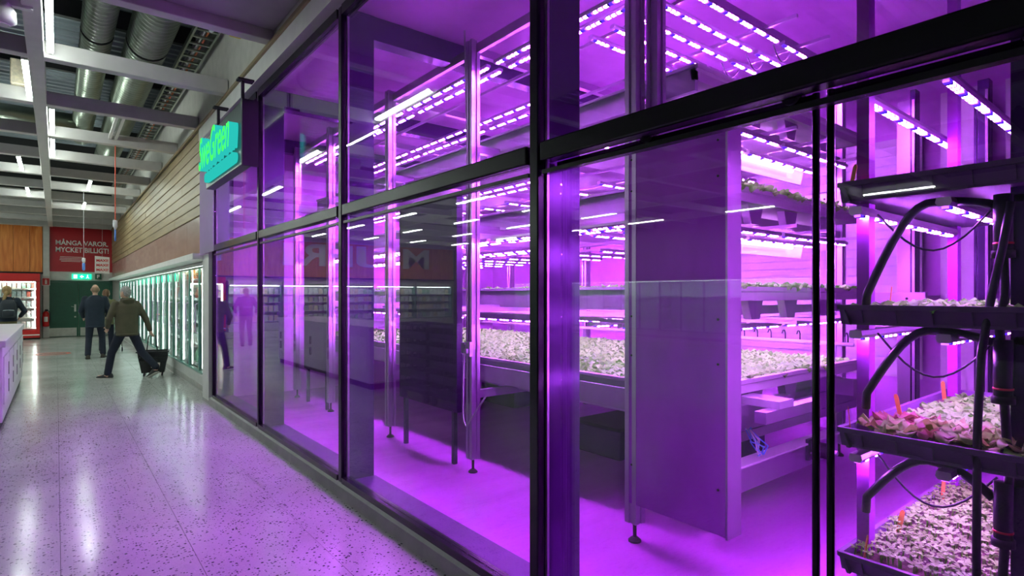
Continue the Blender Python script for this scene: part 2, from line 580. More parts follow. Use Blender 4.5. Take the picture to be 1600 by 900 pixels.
# right-hand upper wall over the coolers: reddish panels then timber planks
wr = obj('wall_right', MB().box(1.76, 1.95, 9.68, ENDY, 2.2, 5.6), 'offwhite', kind='structure', label='timber clad wall above the row of coolers')
z = 2.80
k = 0
while z < 4.08:
    y = 9.68
    off = [2.4, 4.4, 3.3, 1.6][k % 4]
    first = True
    while y < ENDY - 0.05:
        y2 = min(ENDY, y + (off if first else 4.4))
        obj('plank', MB().box(1.700 + 0.004 * random.random(), 1.76, y + 0.003, y2 - 0.003, z + 0.008, min(4.10, z + 0.160)), 'timber', wr, bevel=0.008)
        y = y2
        first = False
    z += 0.163
    k += 1
y = 9.68
while y < ENDY - 0.1:
    y2 = min(ENDY, y + 1.2)
    obj('panel', MB().box(1.715, 1.76, y + 0.003, y2 - 0.003, 2.22, 2.795), 'redpanel', wr)
    y = y2
obj('window_5', MB().box(1.69, 1.70, 8.72, 9.66, 2.2, 3.90), 'frosted', kind='structure', label='frosted glass end panel beside the neon sign')
obj('trim_5', MB().box(1.60, 1.87, 9.68, ENDY, 2.13, 2.22), 'white', kind='structure', label='white ledge running above the coolers')
obj('trim_6', MB().box(1.74, 1.86, 9.28, 9.72, 0.0, 2.2), 'white', kind='structure', label='white jamb between cooler row and shop front')
obj('wall_cooler_back', MB().box(2.75, 2.85, 9.8, ENDY, 0, 5.0), 'offwhite', kind='structure', label='wall behind the cooler row')

# fascia and soffit over the glass
obj('trim_7', MB().box(1.68, 1.90, NEARY, 9.67, 3.90, 4.10), 'white', kind='structure', label='white fascia beam above the shop front glass')
obj('trim_8', MB().box(1.655, 1.68, NEARY, ENDY, 4.085, 4.125), 'timber', kind='structure', label='narrow timber edge strip along the fascia')
obj('wall_fascia', MB().box(1.70, 1.95, NEARY, ENDY, 4.125, 5.6), 'offwhite', kind='structure', label='pale upper wall between the ceiling beams')

# kerb
obj('trim_9', MB().prism([(1.735, 0.0), (1.90, 0.0), (1.90, 0.10), (1.765, 0.10), (1.745, 0.085)], 1, NEARY, 9.75), 'kerb', kind='structure', label='low grey kerb under the shop front glass')

# open ceiling: corrugated deck, black joists, suspended white beams
mb = MB()
pitch = 0.24
prof = []
y = NEARY
while y < ENDY:
    prof += [(y, 6.0), (y + 0.08, 6.0), (y + 0.12, 6.07), (y + 0.20, 6.07)]
    y += pitch
for i in range(len(prof) - 1):
    (ya, za), (yb, zb) = prof[i], prof[i + 1]
    mb.add([(LEFTX, ya, za), (2.0, ya, za), (2.0, yb, zb), (LEFTX, yb, zb)], [(0, 1, 2, 3)])
obj('ceiling', mb, 'deck', kind='structure', label='dark corrugated roof deck above the hall')
y = 7.55
while y < ENDY:
    obj('roof_joist', MB().box(LEFTX, 1.69, y, y + 0.09, 5.45, 5.72), 'matblack', kind='structure', label='black steel roof joist across the hall')
    y += 2.45
yb = 5.98
BY = []
while yb < ENDY:
    BY.append(yb)
    obj('ceiling_beam', MB().box(LEFTX, 1.69, yb - 0.07, yb + 0.07, 4.12, 4.30 if yb > 6.5 else 4.36), 'beam', kind='structure', label='white suspended cross beam of the ceiling grid', bevel=0.008)
    yb += 1.92
for xm in (-0.17, -3.3, -6.4, -9.5, -12.6):
    obj('ceiling_beam', MB().box(xm - 0.07, xm + 0.07, 2.0 if xm < -1 else 5.9, ENDY, 4.115, 4.34), 'beam', kind='structure', label='white suspended lengthwise beam of the ceiling grid', bevel=0.008)
yb = 4.06
while yb > NEARY:
    obj('ceiling_beam', MB().box(LEFTX, -1.6, yb - 0.07, yb + 0.07, 4.12, 4.30), 'beam', kind='structure', label='white suspended cross beam near the viewer', bevel=0.008)
    yb -= 1.92
obj('ceiling_soffit', MB().box(-1.6, 1.69, NEARY, 5.90, 4.22, 4.36), 'offgrey', kind='structure', label='closed white ceiling panel before the open grid')

# farm room shell
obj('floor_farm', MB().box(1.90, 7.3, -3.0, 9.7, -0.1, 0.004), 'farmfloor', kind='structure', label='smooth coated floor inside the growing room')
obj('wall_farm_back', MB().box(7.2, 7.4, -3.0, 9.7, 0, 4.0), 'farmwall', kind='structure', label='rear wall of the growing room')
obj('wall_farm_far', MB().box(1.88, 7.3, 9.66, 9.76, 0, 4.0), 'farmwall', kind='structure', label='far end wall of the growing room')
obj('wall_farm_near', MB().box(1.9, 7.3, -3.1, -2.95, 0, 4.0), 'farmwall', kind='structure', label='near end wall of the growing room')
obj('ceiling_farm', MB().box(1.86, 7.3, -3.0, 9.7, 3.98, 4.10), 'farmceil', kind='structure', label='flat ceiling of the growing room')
for i, y in enumerate((4.55, 6.9, 9.0, 1.2)):
    if i < 3:
        obj('ceiling_beam', MB().box(1.95, 7.2, y, y + 0.14, 3.78, 3.98), 'fin', kind='structure', label='dark ceiling beam inside the growing room')

# ---------------------------------------------------------------- shop-front glazing
for i, y in enumerate(MUL):
    mu = empty('window_mullion', (0, 0, 0), kind='structure', label='black steel mullion of the shop front')
    hw = 0.03 if i in (2, 3) else 0.026
    obj('front_cap', MB().box(GX - 0.03, GX + 0.03, y - hw, y + hw, 0.10, 3.90), 'black', mu, bevel=0.006)
    obj('fin', MB().box(GX + 0.03, GX + 0.25, y - 0.03, y + 0.03, 0.10, 3.90), 'fin', mu)
    obj('edge_strip', MB().box(GX + 0.02, GX + 0.034, y - hw - 0.012, y - hw, 0.12, 3.88), 'alu', mu)
for n in range(4):
    ya, yb = MUL[n + 1] + 0.05, MUL[n] - 0.05
    w = empty('window_%d' % (n + 1), (0, 0, 0), kind='structure', label='glazed bay %s of the shop front' % ['at the far end', 'second from the far end', 'in the middle', 'nearest the viewer'][n])
    obj('transom', MB().box(GX - 0.035, GX + 0.04, ya, yb, 2.225, 2.315), 'black', w, bevel=0.008)
    obj('transom_rail', MB().box(GX - 0.02, GX + 0.015, ya, yb, 2.165, 2.185), 'black', w)
    obj('top_rail', MB().box(GX - 0.035, GX + 0.04, ya, yb, 3.82, 3.905), 'black', w)
    obj('bottom_rail', MB().box(GX - 0.035, GX + 0.035, ya, yb, 0.10, 0.145), 'black', w)
    obj('sill_board', MB().box(GX + 0.036, GX + 0.26, ya - 0.02, yb + 0.02, 0.07, 0.105), 'sill', w)
    obj('pane', MB().box(GX - 0.006, GX + 0.006, ya, yb, 2.315, 3.82), 'glass', w)
    if n < 3:
        obj('pane', MB().box(GX - 0.006, GX + 0.006, ya, yb, 0.145, 2.225), 'glass', w)
DX = GX + 0.09
for n, (ya, yb) in enumerate(((0.812, 2.0), (-0.30, 0.768))):
    d = empty('door_%d' % (n + 1), (0, 0, 0), kind='structure', label='glass sliding door leaf with black stiles, %s' % ['the one showing the metal panel', 'the one showing the tray trolley'][n])
    obj('pane', MB().box(DX - 0.005, DX + 0.005, ya + 0.015, yb - 0.015, 0.16, 2.20), 'glass', d)
    for yy in (ya, yb):
        if n == 0 and yy == yb: continue
        obj('stile', MB().cyl((DX, yy, 0.105), (DX, yy, 2.24), 0.0115, n=16), 'black', d, smooth=True)
    obj('top_rail', MB().box(DX - 0.014, DX + 0.014, ya, yb, 2.205, 2.235), 'black', d)
    obj('bottom_rail', MB().box(DX - 0.014, DX + 0.014, ya, yb, 0.108, 0.16), 'black', d)
    for f in (0.06, 0.55):
        yy = ya + f * (yb - ya)
        r = obj('roller', MB().cyl((DX - 0.028, yy, 2.245), (DX + 0.028, yy, 2.245), 0.028, n=14), 'matblack', d)
        obj('hanger', MB().box(DX - 0.008, DX + 0.008, yy - 0.03, yy + 0.03, 2.19, 2.25), 'black', r)

# ================================================================ THE GROWING ROOM
RX0, RX1, RY0, RY1 = 3.20, 5.80, 2.12, 8.90      # beds
PX = 2.92                                        # front posts
BED_Z = [1.00, 1.655, 2.36, 3.08]
LED_Z = [1.36, 2.08, 2.81, 3.64]


def profile_post(mb, x, y, z0, z1, w=0.09, d=0.09):
    """slotted aluminium profile: square core with four grooved flanges"""
    a = w / 2
    g = w * 0.14
    pts = []
    for sx, sy in ((1, 1), (-1, 1), (-1, -1), (1, -1)):
        pass
    out = [(-a, -a), (-g, -a), (-g, -a + g), (g, -a + g), (g, -a), (a, -a), (a, -g), (a - g, -g), (a - g, g), (a, g), (a, a), (g, a), (g, a - g), (-g, a - g), (-g, a), (-a, a), (-a, g), (-a + g, g), (-a + g, -g), (-a, -g)]
    mb.prism([(x + p[0], y + p[1]) for p in out], 2, z0, z1)
    return mb


rack = empty('grow_rack', (0, 0, 0), label='tall aluminium rack carrying the stacked grow beds', cat='rack')
POSTS = [(PX, y) for y in (2.38, 4.21, 5.83, 7.6, 8.98)] + [(6.05, y) for y in (2.38, 4.21, 5.83, 7.6, 8.98)]
for j, (x, y) in enumerate(POSTS):
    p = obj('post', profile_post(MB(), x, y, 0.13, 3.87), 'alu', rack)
    mb = MB()
    mb.cyl((x, y, 0.03), (x, y, 0.13), 0.012, n=8)
    mb.loft([[(x + r * math.cos(a * PI / 6), y + r * math.sin(a * PI / 6), z) for a in range(12)] for r, z in ((0.042, 0.005), (0.042, 0.016), (0.02, 0.035))])
    obj('levelling_foot', mb, 'matblack', p)
# second corner post by the metal panel, with its own roller guide
p = obj('post', profile_post(MB(), 3.02, 2.29, 0.27, 3.97), 'alu', rack)
p = obj('post', profile_post(MB(), 2.915, 2.43, 3.87, 3.97), 'alu', rack)
for y in (2.38, 4.21, 5.83, 7.6, 8.98):
    for zz in (0.72, 1.49, 2.20, 2.92, 3.80):
        obj('cross_beam', MB().box(PX + 0.045, 6.0, y - 0.03, y + 0.03, zz - 0.05, zz + 0.02), 'alu', rack)
for xx in (PX + 0.03, 6.05):
    obj('long_beam', MB().box(xx - 0.02, xx + 0.02, 2.43, 8.93, 3.76, 3.84), 'alu', rack)
for xx in (3.45, 5.55):
    obj('long_beam', MB().box(xx - 0.04, xx + 0.04, 2.05, 8.9, 0.70, 0.84), 'alu', rack)

bed_words = ['lowest grow bed, carpeted with pale lettuce', 'second grow bed from the floor, at eye height', 'third grow bed from the floor, above eye height', 'topmost grow bed under the highest light strips']
for n, zb in enumerate(BED_Z):
    b = empty('grow_bed', (0, 0, 0), label=bed_words[n], cat='grow bed', group='stacked grow beds')
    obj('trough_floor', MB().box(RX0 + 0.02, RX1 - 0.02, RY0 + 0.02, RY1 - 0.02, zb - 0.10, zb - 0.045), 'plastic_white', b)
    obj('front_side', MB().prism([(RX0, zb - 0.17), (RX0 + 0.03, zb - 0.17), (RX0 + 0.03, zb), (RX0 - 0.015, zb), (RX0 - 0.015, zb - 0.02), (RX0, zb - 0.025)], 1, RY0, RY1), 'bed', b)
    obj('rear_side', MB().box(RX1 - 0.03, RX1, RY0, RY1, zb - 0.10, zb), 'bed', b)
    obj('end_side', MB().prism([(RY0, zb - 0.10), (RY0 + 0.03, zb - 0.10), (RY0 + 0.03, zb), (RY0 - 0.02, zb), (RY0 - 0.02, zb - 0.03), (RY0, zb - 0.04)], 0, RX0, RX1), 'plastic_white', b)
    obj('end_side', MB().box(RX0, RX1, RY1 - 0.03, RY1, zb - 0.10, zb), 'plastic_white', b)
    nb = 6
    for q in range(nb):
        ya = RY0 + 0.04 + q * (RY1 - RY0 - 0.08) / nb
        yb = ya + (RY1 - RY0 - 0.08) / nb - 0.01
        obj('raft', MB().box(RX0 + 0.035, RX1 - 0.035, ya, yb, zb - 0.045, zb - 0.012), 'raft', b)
    # short bracket feet under the near end
    for xx in (3.55, 4.05, 4.6, 5.2):
        obj('bracket', MB().prism([(xx - 0.11, zb - 0.10), (xx + 0.11, zb - 0.10), (xx + 0.06, zb - 0.24), (xx - 0.06, zb - 0.24)], 1, RY0 + 0.05, RY0 + 0.11), 'alu', b)

# lower front fascia that hides the beam under the lowest bed
obj('bed_skirt', MB().box(3.16, 3.19, 2.5, 8.9, 0.78, 0.93), 'bed', label='plain grey skirt board under the lowest grow bed', cat='skirt board')

# grow light strips: aluminium rail + diode row
mbh = MB().prism([(-0.02, 0.018), (0.02, 0.018), (0.024, 0.0), (0.016, -0.012), (-0.016, -0.012), (-0.024, 0.0)], 0, -0.62, 0.62)
HOUS_X = mbh.mesh('led_housing_x'); HOUS_X.materials.append(M['alu'])
DIO_X = MB().box(-0.60, 0.60, -0.011, 0.011, -0.020, -0.0121).mesh('diode_row_x'); DIO_X.materials.append(M['led_x'])
mbh = MB().prism([(-0.02, 0.018), (0.02, 0.018), (0.024, 0.0), (0.016, -0.012), (-0.016, -0.012), (-0.024, 0.0)], 1, -0.76, 0.76)
HOUS_Y = mbh.mesh('led_housing_y'); HOUS_Y.materials.append(M['alu'])
DIO_Y = MB().box(-0.011, 0.011, -0.74, 0.74, -0.020, -0.0121).mesh('diode_row_y'); DIO_Y.materials.append(M['led_y'])


def led(kind, loc, label, group):
    r = empty('led_strip', loc, label=label, cat='light strip', group=group)
    obj('housing', HOUS_X if kind == 'x' else HOUS_Y, None, r)
    obj('diode_row', DIO_X if kind == 'x' else DIO_Y, None, r)
    return r


ORD = ['first', 'second', 'third', 'fourth', 'fifth', 'sixth', 'seventh', 'eighth', 'ninth', 'tenth', 'eleventh', 'twelfth', 'thirteenth', 'fourteenth', 'fifteenth', 'sixteenth', 'seventeenth', 'eighteenth']
lev = ['lowest', 'second', 'third', 'topmost']
for n, zl in enumerate(LED_Z):
    y = 2.24
    cn_ = 0
    step = 0.225 if n == 3 else 0.30
    while y < 8.8:
        for h, xc in enumerate((3.93, 5.22)):
            if y > 3.2 and (h == 0 or n == 0): continue
            led('x', (xc, y, zl), 'grow light strip crosswise over the %s grow bed, %s half, %s from near end' % (lev[n], ['front', 'rear'][h], ORD[cn_]), 'crosswise strips, %s level' % lev[n])
        y += step if y < 3.1 else 0.55
        cn_ += 1
    if n > 0:
        for xx, wd in ((3.02, 'outer'), (3.16, 'second'), (3.95, 'third'), (4.15, 'rear')):
            for q in range(4):
                if xx > 3.5 and q == 0: continue
                led('y', (xx, 3.25 + 1.62 * q, zl), 'grow light strip lengthwise at the %s level, %s row, %s from near end' % (lev[n], wd, ORD[q]), 'lengthwise strips, %s level' % lev[n])
    if n == 0:
        for xx in (3.5, 4.0, 4.5, 5.0, 5.5):
            for q in range(1, 4):
                led('y', (xx, 2.75 + 1.62 * q, zl), 'pink grow light strip lengthwise low over the lettuce carpet, %s row, %s along' % (ORD[int(xx * 2) - 7], ORD[q - 1]), 'lengthwise strips, lowest level')
    for xx in (3.45, 4.30, 4.85, 5.70):
        obj('strip_rail', MB().box(xx - 0.012, xx + 0.012, 1.98, 8.85, zl + 0.019, zl + 0.045), 'alu', rack)
# loose ends: looped supply wires at the top strips
for q, (x, y) in enumerate(((4.57, 2.27), (4.57, 2.50), (4.57, 2.73))):
    pts = [(x - 0.02 + 0.28 * t, y + 0.02, 3.63 - 0.10 * math.sin(PI * t)) for t in [k / 10 for k in range(11)]]
    obj('supply_wire', MB().tube(pts, 0.006, 6), 'hose', smooth=True, label='thin dark wire looping between the topmost light strips', cat='wire', group='light strip wires')

# white reflector boards under the second to fourth level
for n in (1, 2):
    obj('reflector_board', MB().prism([(2.60, LED_Z[n] + 0.06), (2.62, LED_Z[n] + 0.06), (2.66, LED_Z[n] - 0.12), (2.64, LED_Z[n] - 0.12)], 0, 3.3, 5.8), 'plastic_white',
        label='white reflector board hanging under the %s grow bed' % ['third', 'topmost'][n - 1], cat='reflector', group='reflector boards')
    obj('white_tube_light', MB().cyl((4.15, 2.585, LED_Z[n] - 0.03), (5.5, 2.585, LED_Z[n] - 0.03), 0.018, n=10), 'white_led',
        label='bright white tube on the reflector under the %s grow bed' % ['third', 'topmost'][n - 1], cat='tube light', group='reflector tubes')


# ---- lettuce
def leaf_pts(L_, W, curl, ruff, rnd):
    """one leaf as a 3 x 5 grid: origin at its base, growing along +x"""
    rows = []
    for i in range(5):
        t = i / 4
        w = W * (0.25 + 1.6 * t * (1.15 - t)) * 0.9
        xx = L_ * t * math.cos(curl * t)
        zz = L_ * t * math.sin(0.9 - curl * t * 0.8)
        rows.append([Vector((xx + rnd.uniform(-1, 1) * ruff * L_ * 0.3, s * w / 2, zz + abs(s) * w * 0.22 + rnd.uniform(-1, 1) * ruff * L_)) for s in (-1, 0, 1)])
    return rows


def leaf_mesh(mb, rows, mtx):
    vs_ = [mtx @ p for r in rows for p in r]
    fs = []
    for i in range(4):
        for j in range(2):
            a = i * 3 + j
            fs.append((a, a + 1, a + 4, a + 3))
    mb.add(vs_, fs)


def plant_mesh(name, seed, nleaf, L_, W, m, red=None):
    rnd = random.Random(seed)
    mb = MB()
    for k in range(nleaf):
        a = k * 2.4 + rnd.uniform(-0.3, 0.3)
        inner = k / nleaf
        tilt = -0.15 - 1.0 * (1 - inner)
        mtx = Matrix.Rotation(a, 4, 'Z') @ Matrix.Translation((0.008, 0, 0)) @ Matrix.Rotation(tilt * -0.55 + rnd.uniform(-.15, .15), 4, 'Y')
        leaf_mesh(mb, leaf_pts(L_ * rnd.uniform(0.75, 1.1) * (1.0 - 0.25 * inner), W * rnd.uniform(0.8, 1.2), 0.9, 0.08, rnd), mtx)
    me = mb.mesh(name, True)
    me.materials.append(M[m])
    return me


PL = [plant_mesh('lettuce_head', s, 11, 0.135, 0.10, 'lettuce') for s in range(5)]
cnt = 0
mb_far = MB()
rnd = random.Random(3)


def lettuce(me, loc, sc, label, group, name='lettuce'):
    o = obj(name, me, None, None, loc, (rnd.uniform(-.1, .1), rnd.uniform(-.1, .1), rnd.uniform(0, 6.28)), label=label, cat='lettuce', group=group)
    o.scale = (sc, sc, sc * rnd.uniform(0.8, 1.1))
    return o


pos = []
y = RY0 + 0.09
while y < RY1 - 0.08:
    x = RX0 + 0.10
    while x < RX1 - 0.06:
        pos.append((x + rnd.uniform(-.03, .03), y + rnd.uniform(-.03, .03)))
        x += 0.145
    y += 0.15
pos.sort(key=lambda p: p[0] ** 2 + p[1] ** 2)
for i, (x, y) in enumerate(pos):
    sc = rnd.uniform(0.85, 1.2)
    if i < 110:
        lettuce(PL[i % 5], (x, y, BED_Z[0] - 0.014), sc, 'pale green lettuce head growing in the lowest grow bed', 'lettuces in the lowest bed')
    else:
        mt = Matrix.Translation((x, y, BED_Z[0] - 0.014)) @ Matrix.Rotation(rnd.uniform(0, 6.28), 4, 'Z') @ Matrix.Scale(sc, 4)
        src = PL[i % 5]
        mb_far.add([mt @ v.co for v in src.vertices], [tuple(p.vertices) for p in src.polygons])
obj('lettuce_carpet', mb_far, 'lettuce', smooth=True, kind='stuff', label='dense pale lettuce covering the far part of the lowest bed', cat='lettuce')
# edge rows on the upper beds
for n, count_x, sc0 in ((1, 17, 1.0), (2, 17, 1.15)):
    for k in range(count_x):
        for row in range(2):
            x = RX0 + 0.12 + k * 0.15 + rnd.uniform(-.02, .02)
            lettuce(PL[(k + row) % 5], (x, RY0 + 0.055 + 0.13 * row, BED_Z[n] - 0.004), sc0 * rnd.uniform(0.8, 1.2),
                    'frilly lettuce head at the near end of the %s grow bed' % lev[n], 'lettuces at the end of the %s bed' % lev[n])
for n in (1, 2, 3):
    mb = MB()
    for k in range(34):
        mt = Matrix.Translation((RX0 + 0.10, RY0 + 0.45 + k * 0.185, BED_Z[n] - 0.014)) @ Matrix.Rotation(rnd.uniform(0, 6.28), 4, 'Z') @ Matrix.Scale(0.8 * rnd.uniform(0.8, 1.2), 4)
        mb.add([mt @ v.co for v in PL[k % 5].vertices], [tuple(p.vertices) for p in PL[k % 5].polygons])
    obj('lettuce_row', mb, 'lettuce', smooth=True, kind='stuff', label='row of small lettuce leaves peeping over the front of the %s grow bed' % lev[n], cat='lettuce')

# irrigation pipe with hooked drippers behind the lettuce
irr = empty('irrigation_pipe', (0, 0, 0), label='pink lit irrigation pipe with hooked drippers behind the lettuce', cat='pipe')
obj('pipe', MB().cyl((5.92, 2.2, 1.12), (5.92, 8.8, 1.12), 0.02), 'plastic_white', irr, smooth=True)
HK = MB().tube([(0, 0, 0), (0, 0, 0.07), (-0.02, 0, 0.10), (-0.05, 0, 0.10), (-0.07, 0, 0.07)], 0.006, 6).mesh('hook', True)
HK.materials.append(M['hose'])
for k in range(44):
    obj('dripper_hook', HK, None, irr, (5.92, 2.25 + k * 0.15, 1.13))

# brushed metal side panel on the front of the rack
sp = empty('side_panel', (PX - 0.03, 2.06, 0.26), label='tall brushed metal sheet panel standing in front of the grow beds', cat='panel')
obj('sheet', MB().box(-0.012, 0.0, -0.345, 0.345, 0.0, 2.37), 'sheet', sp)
obj('folded_edge', MB().box(-0.012, 0.13, -0.357, -0.345, -0.015, 2.38), 'alu', sp)
obj('folded_edge', MB().box(-0.012, 0.04, 0.345, 0.353, 0.0, 2.37), 'alu', sp)
for zz in (0.25, 0.95, 1.2, 2.0, 2.2):
    for yy in (-0.30, 0.31):
        obj('rivet', MB().cyl((-0.016, yy, zz), (-0.012, yy, zz), 0.007, n=10), 'matblack', sp)

for y0, y1, z0, z1, lab in ((4.45, 5.56, 0.50, 2.52, 'dark metal panel closing the rack bay between the two middle posts'), (7.68, 8.60, 0.50, 2.52, 'dark metal panel closing the rack bay at the far end')):
    dp = empty('side_panel', (PX - 0.01, (y0 + y1) / 2, z0), label=lab, cat='panel')
    w2 = (y1 - y0) / 2
    obj('sheet', MB().box(-0.010, 0.0, -w2, w2, 0.0, z1 - z0), 'darksheet', dp)
    for sg_ in (-1, 1):
        obj('folded_edge', MB().box(-0.012, 0.05, sg_ * w2 - 0.008, sg_ * w2 + 0.008, 0.0, z1 - z0), 'darksheet', dp)
        obj('leg', MB().box(0.0, 0.04, sg_ * (w2 - 0.08) - 0.02, sg_ * (w2 - 0.08) + 0.02, 0.004 - z0, 0.0), 'darksheet', dp)

# under-bed mechanics seen right of the panel
mech = empty('conveyor_frame', (0, 0, 0), label='aluminium conveyor frame with motor under the lowest grow bed', cat='frame')
obj('long_profile', MB().box(3.3, 6.0, 2.20, 2.26, 0.60, 0.74), 'alu', mech)
obj('long_profile', MB().box(3.3, 6.0, 2.205, 2.255, 0.52, 0.59), 'alu', mech)
obj('cable_duct', MB().box(3.25, 5.1, 2.02, 2.10, 0.27, 0.44), 'alu', mech)
obj('duct_lid', MB().box(3.25, 5.1, 2.00, 2.12, 0.44, 0.452), 'plastic_white', mech)
obj('cantilever_arm', MB().box(3.55, 4.35, 1.83, 1.91, 0.765, 0.84), 'alu', mech)
obj('cantilever_arm', MB().box(3.55, 4.35, 2.05, 2.12, 0.765, 0.84), 'alu', mech)
obj('arm_spacer', MB().box(3.72, 3.92, 1.83, 2.12, 0.84, 0.89), 'bed', mech)
mo = obj('motor', MB().cyl((4.6, 1.88, 0.40), (4.6, 2.02, 0.40), 0.06, n=16), 'matblack', mech)
obj('motor_flange', MB().box(4.52, 4.68, 1.995, 2.02, 0.32, 0.48), 'hose', mo)
obj('motor_shaft', MB().cyl((4.6, 1.82, 0.40), (4.6, 1.88, 0.40), 0.018), 'alu', mo)
for q in range(9):
    a = random.Random(q)
    pts = [(3.95 + a.uniform(-.05, .05), 2.16 + a.uniform(-.02, .02), 0.62), (3.93 + a.uniform(-.09, .09), 2.1, 0.55), (3.95 + a.uniform(-.1, .1), 2.07, 0.50), (3.93 + a.uniform(-.05, .05), 2.06, 0.452)]
    obj('loose_wire', MB().tube(pts, 0.005, 5), ['cable_teal', 'greywire', 'tagblue'][q % 3], mech)
for q, (x0, x1, y0, y1, h) in enumerate(((4.2, 5.0, 3.6, 4.2, 0.28), (5.0, 5.8, 6.2, 7.0, 0.36), (4.9, 5.6, 2.9, 3.5, 0.35))):
    bx = empty('pump_box', ((x0 + x1) / 2, (y0 + y1) / 2, 0.004), label=['dark pump box on the floor behind the metal panel', 'dark low tank on the floor under the rack middle', 'dark box under the rack near the motor'][q], cat='box')
    obj('housing', MB().box(-(x1 - x0) / 2, (x1 - x0) / 2, -(y1 - y0) / 2, (y1 - y0) / 2, 0, h), 'fin', bx, bevel=0.01)
    obj('lid', MB().box(-(x1 - x0) / 2 - .015, (x1 - x0) / 2 + .015, -(y1 - y0) / 2 - .015, (y1 - y0) / 2 + .015, h, h + 0.03), 'matblack', bx, bevel=0.005)

# socket box and hanging white cable on the second front post
sb = empty('socket_box', (PX - 0.05, 4.19, 1.05), label='small white socket box on the middle rack post', cat='socket')
obj('box', MB().box(-0.035, 0, -0.05, 0.02, 0, 0.13), 'plastic_white', sb, bevel=0.004)
obj('plug', MB().box(-0.06, -0.035, -0.035, 0.005, 0.03, 0.07), 'greywire', sb)
obj('box', MB().box(-0.035, 0, 0.03, 0.09, 0.02, 0.12), 'bed', sb, bevel=0.004)
pts = []
for k in range(17):
    t = k / 16
    pts.append((PX - 0.10 - 0.02 * math.sin(PI * t), 4.20 - 0.02 * t - (0.30 * max(0, t - 0.55) / 0.45 if t > 0.55 else 0), 1.10 - 0.66 * min(1, t / 0.6) + (0.30 * max(0, t - 0.62) / 0.38)))
obj('hanging_cable', MB().tube(pts, 0.008, 6), 'greywire', smooth=True, label='white cable hanging in a loop from the rack post', cat='cable')
obj('riser_cable', MB().tube([(PX - 0.06, 4.22, 1.18), (PX - 0.06, 4.22, 3.0), (PX - 0.07, 4.24, 3.96)], 0.008, 6), 'greywire', smooth=True, label='white cable running up the middle rack post to the ceiling', cat='cable')

# lift columns, cabinets and louvre panels along the rear wall (seen right of the rack)
for q, (y, x, wd, m, lab) in enumerate(((2.05, 6.9, 0.16, 'alu', 'pale lift column beside the louvred panel at the rear wall'), (1.90, 6.6, 0.05, 'fin', 'thin dark upright next to the pale lift column'), (1.62, 6.95, 0.30, 'plastic_white', 'broad white locker column at the rear wall'), (1.40, 6.8, 0.09, 'fin', 'dark upright between the white locker columns'), (1.10, 6.95, 0.34, 'plastic_white', 'second broad white locker column, nearer the viewer'), (0.82, 6.8, 0.08, 'fin', 'dark upright behind the top tray of the trolley'))):
    c = empty('lift_column', (x, y, 0.004), label=lab, cat='column')
    obj('shaft', MB().box(-0.06, 0.06, -wd / 2, wd / 2, 0.03, 3.6), m, c, bevel=0.006)
    obj('base_plate', MB().box(-0.09, 0.09, -wd / 2 - .03, wd / 2 + .03, 0, 0.03), 'alu', c)
    obj('guide_strip', MB().box(-0.07, -0.06, -wd / 2 + .01, -wd / 2 + .03, 0.1, 3.5), 'fin' if m != 'fin' else 'alu', c)
lv = empty('louvre_panel', (7.168, 3.3, 0.7), label='ribbed white louvre panel on the rear wall', cat='panel')
obj('backing', MB().box(0, 0.03, -1.3, 1.0, 0, 2.6), 'plastic_white', lv)
for q in range(26):
    obj('slat', MB().prism([(-0.012, 0.02 + q * 0.1), (0, 0.02 + q * 0.1), (0, 0.10 + q * 0.1), (-0.003, 0.10 + q * 0.1)], 1, -1.28, 0.98), 'plastic_white', lv)
for q, (y, z0) in enumerate(((2.35, 2.55), (2.2, 1.5), (1.75, 1.28))):
    g = empty('grip_rail', (6.4, y, z0), label=['upper pale cross rail at the rear of the room', 'middle pale cross rail at the rear of the room', 'pale box rail behind the trolley trays'][q], cat='rail')
    obj('bar', MB().box(-0.03, 0.03, -0.45, 0.5, 0, 0.12), 'alu', g, bevel=0.004)
    for yy in (-0.4, 0.45):
        obj('wall_arm', MB().box(0.03, 0.80, yy - 0.03, yy + 0.03, 0.03, 0.09), 'alu', g)
    for yy in (-0.3, 0.3):
        obj('bolt', MB().cyl((-0.036, yy, 0.06), (-0.03, yy, 0.06), 0.012, n=8), 'matblack', g)

# ---------------------------------------------------------------- tray trolley at the right
TX0, TX1, TY0, TY1 = 2.36, 3.78, 0.33, 0.93
TRAY_Z = [0.61, 1.09, 1.56, 2.03]
tr = empty('tray_trolley', (3.05, 0.63, 0), label='tall metal trolley rack holding four tiers of seedling trays', cat='trolley')
for x in (TX0 + 0.14, TX1 - 0.10):
    for y in (TY0 + 0.09, TY1 - 0.045):
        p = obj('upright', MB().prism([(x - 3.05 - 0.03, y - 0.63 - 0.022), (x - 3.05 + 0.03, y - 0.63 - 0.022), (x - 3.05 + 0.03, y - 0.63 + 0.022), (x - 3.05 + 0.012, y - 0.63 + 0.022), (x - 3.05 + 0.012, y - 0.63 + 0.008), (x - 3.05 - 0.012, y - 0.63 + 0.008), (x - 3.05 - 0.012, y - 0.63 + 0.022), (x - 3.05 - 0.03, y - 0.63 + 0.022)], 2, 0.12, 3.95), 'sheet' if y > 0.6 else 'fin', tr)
        w = MB().cyl((x - 3.05, y - 0.63 - 0.015, 0.055), (x - 3.05, y - 0.63 + 0.015, 0.055), 0.05, n=16)
        obj('castor', w, 'hose', p)
for zz in TRAY_Z:
    for y in (TY0 + 0.09, TY1 - 0.045):
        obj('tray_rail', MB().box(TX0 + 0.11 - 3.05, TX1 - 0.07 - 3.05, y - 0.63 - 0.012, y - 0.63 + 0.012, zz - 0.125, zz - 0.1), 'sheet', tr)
tw = ['bottom', 'third', 'second', 'top']
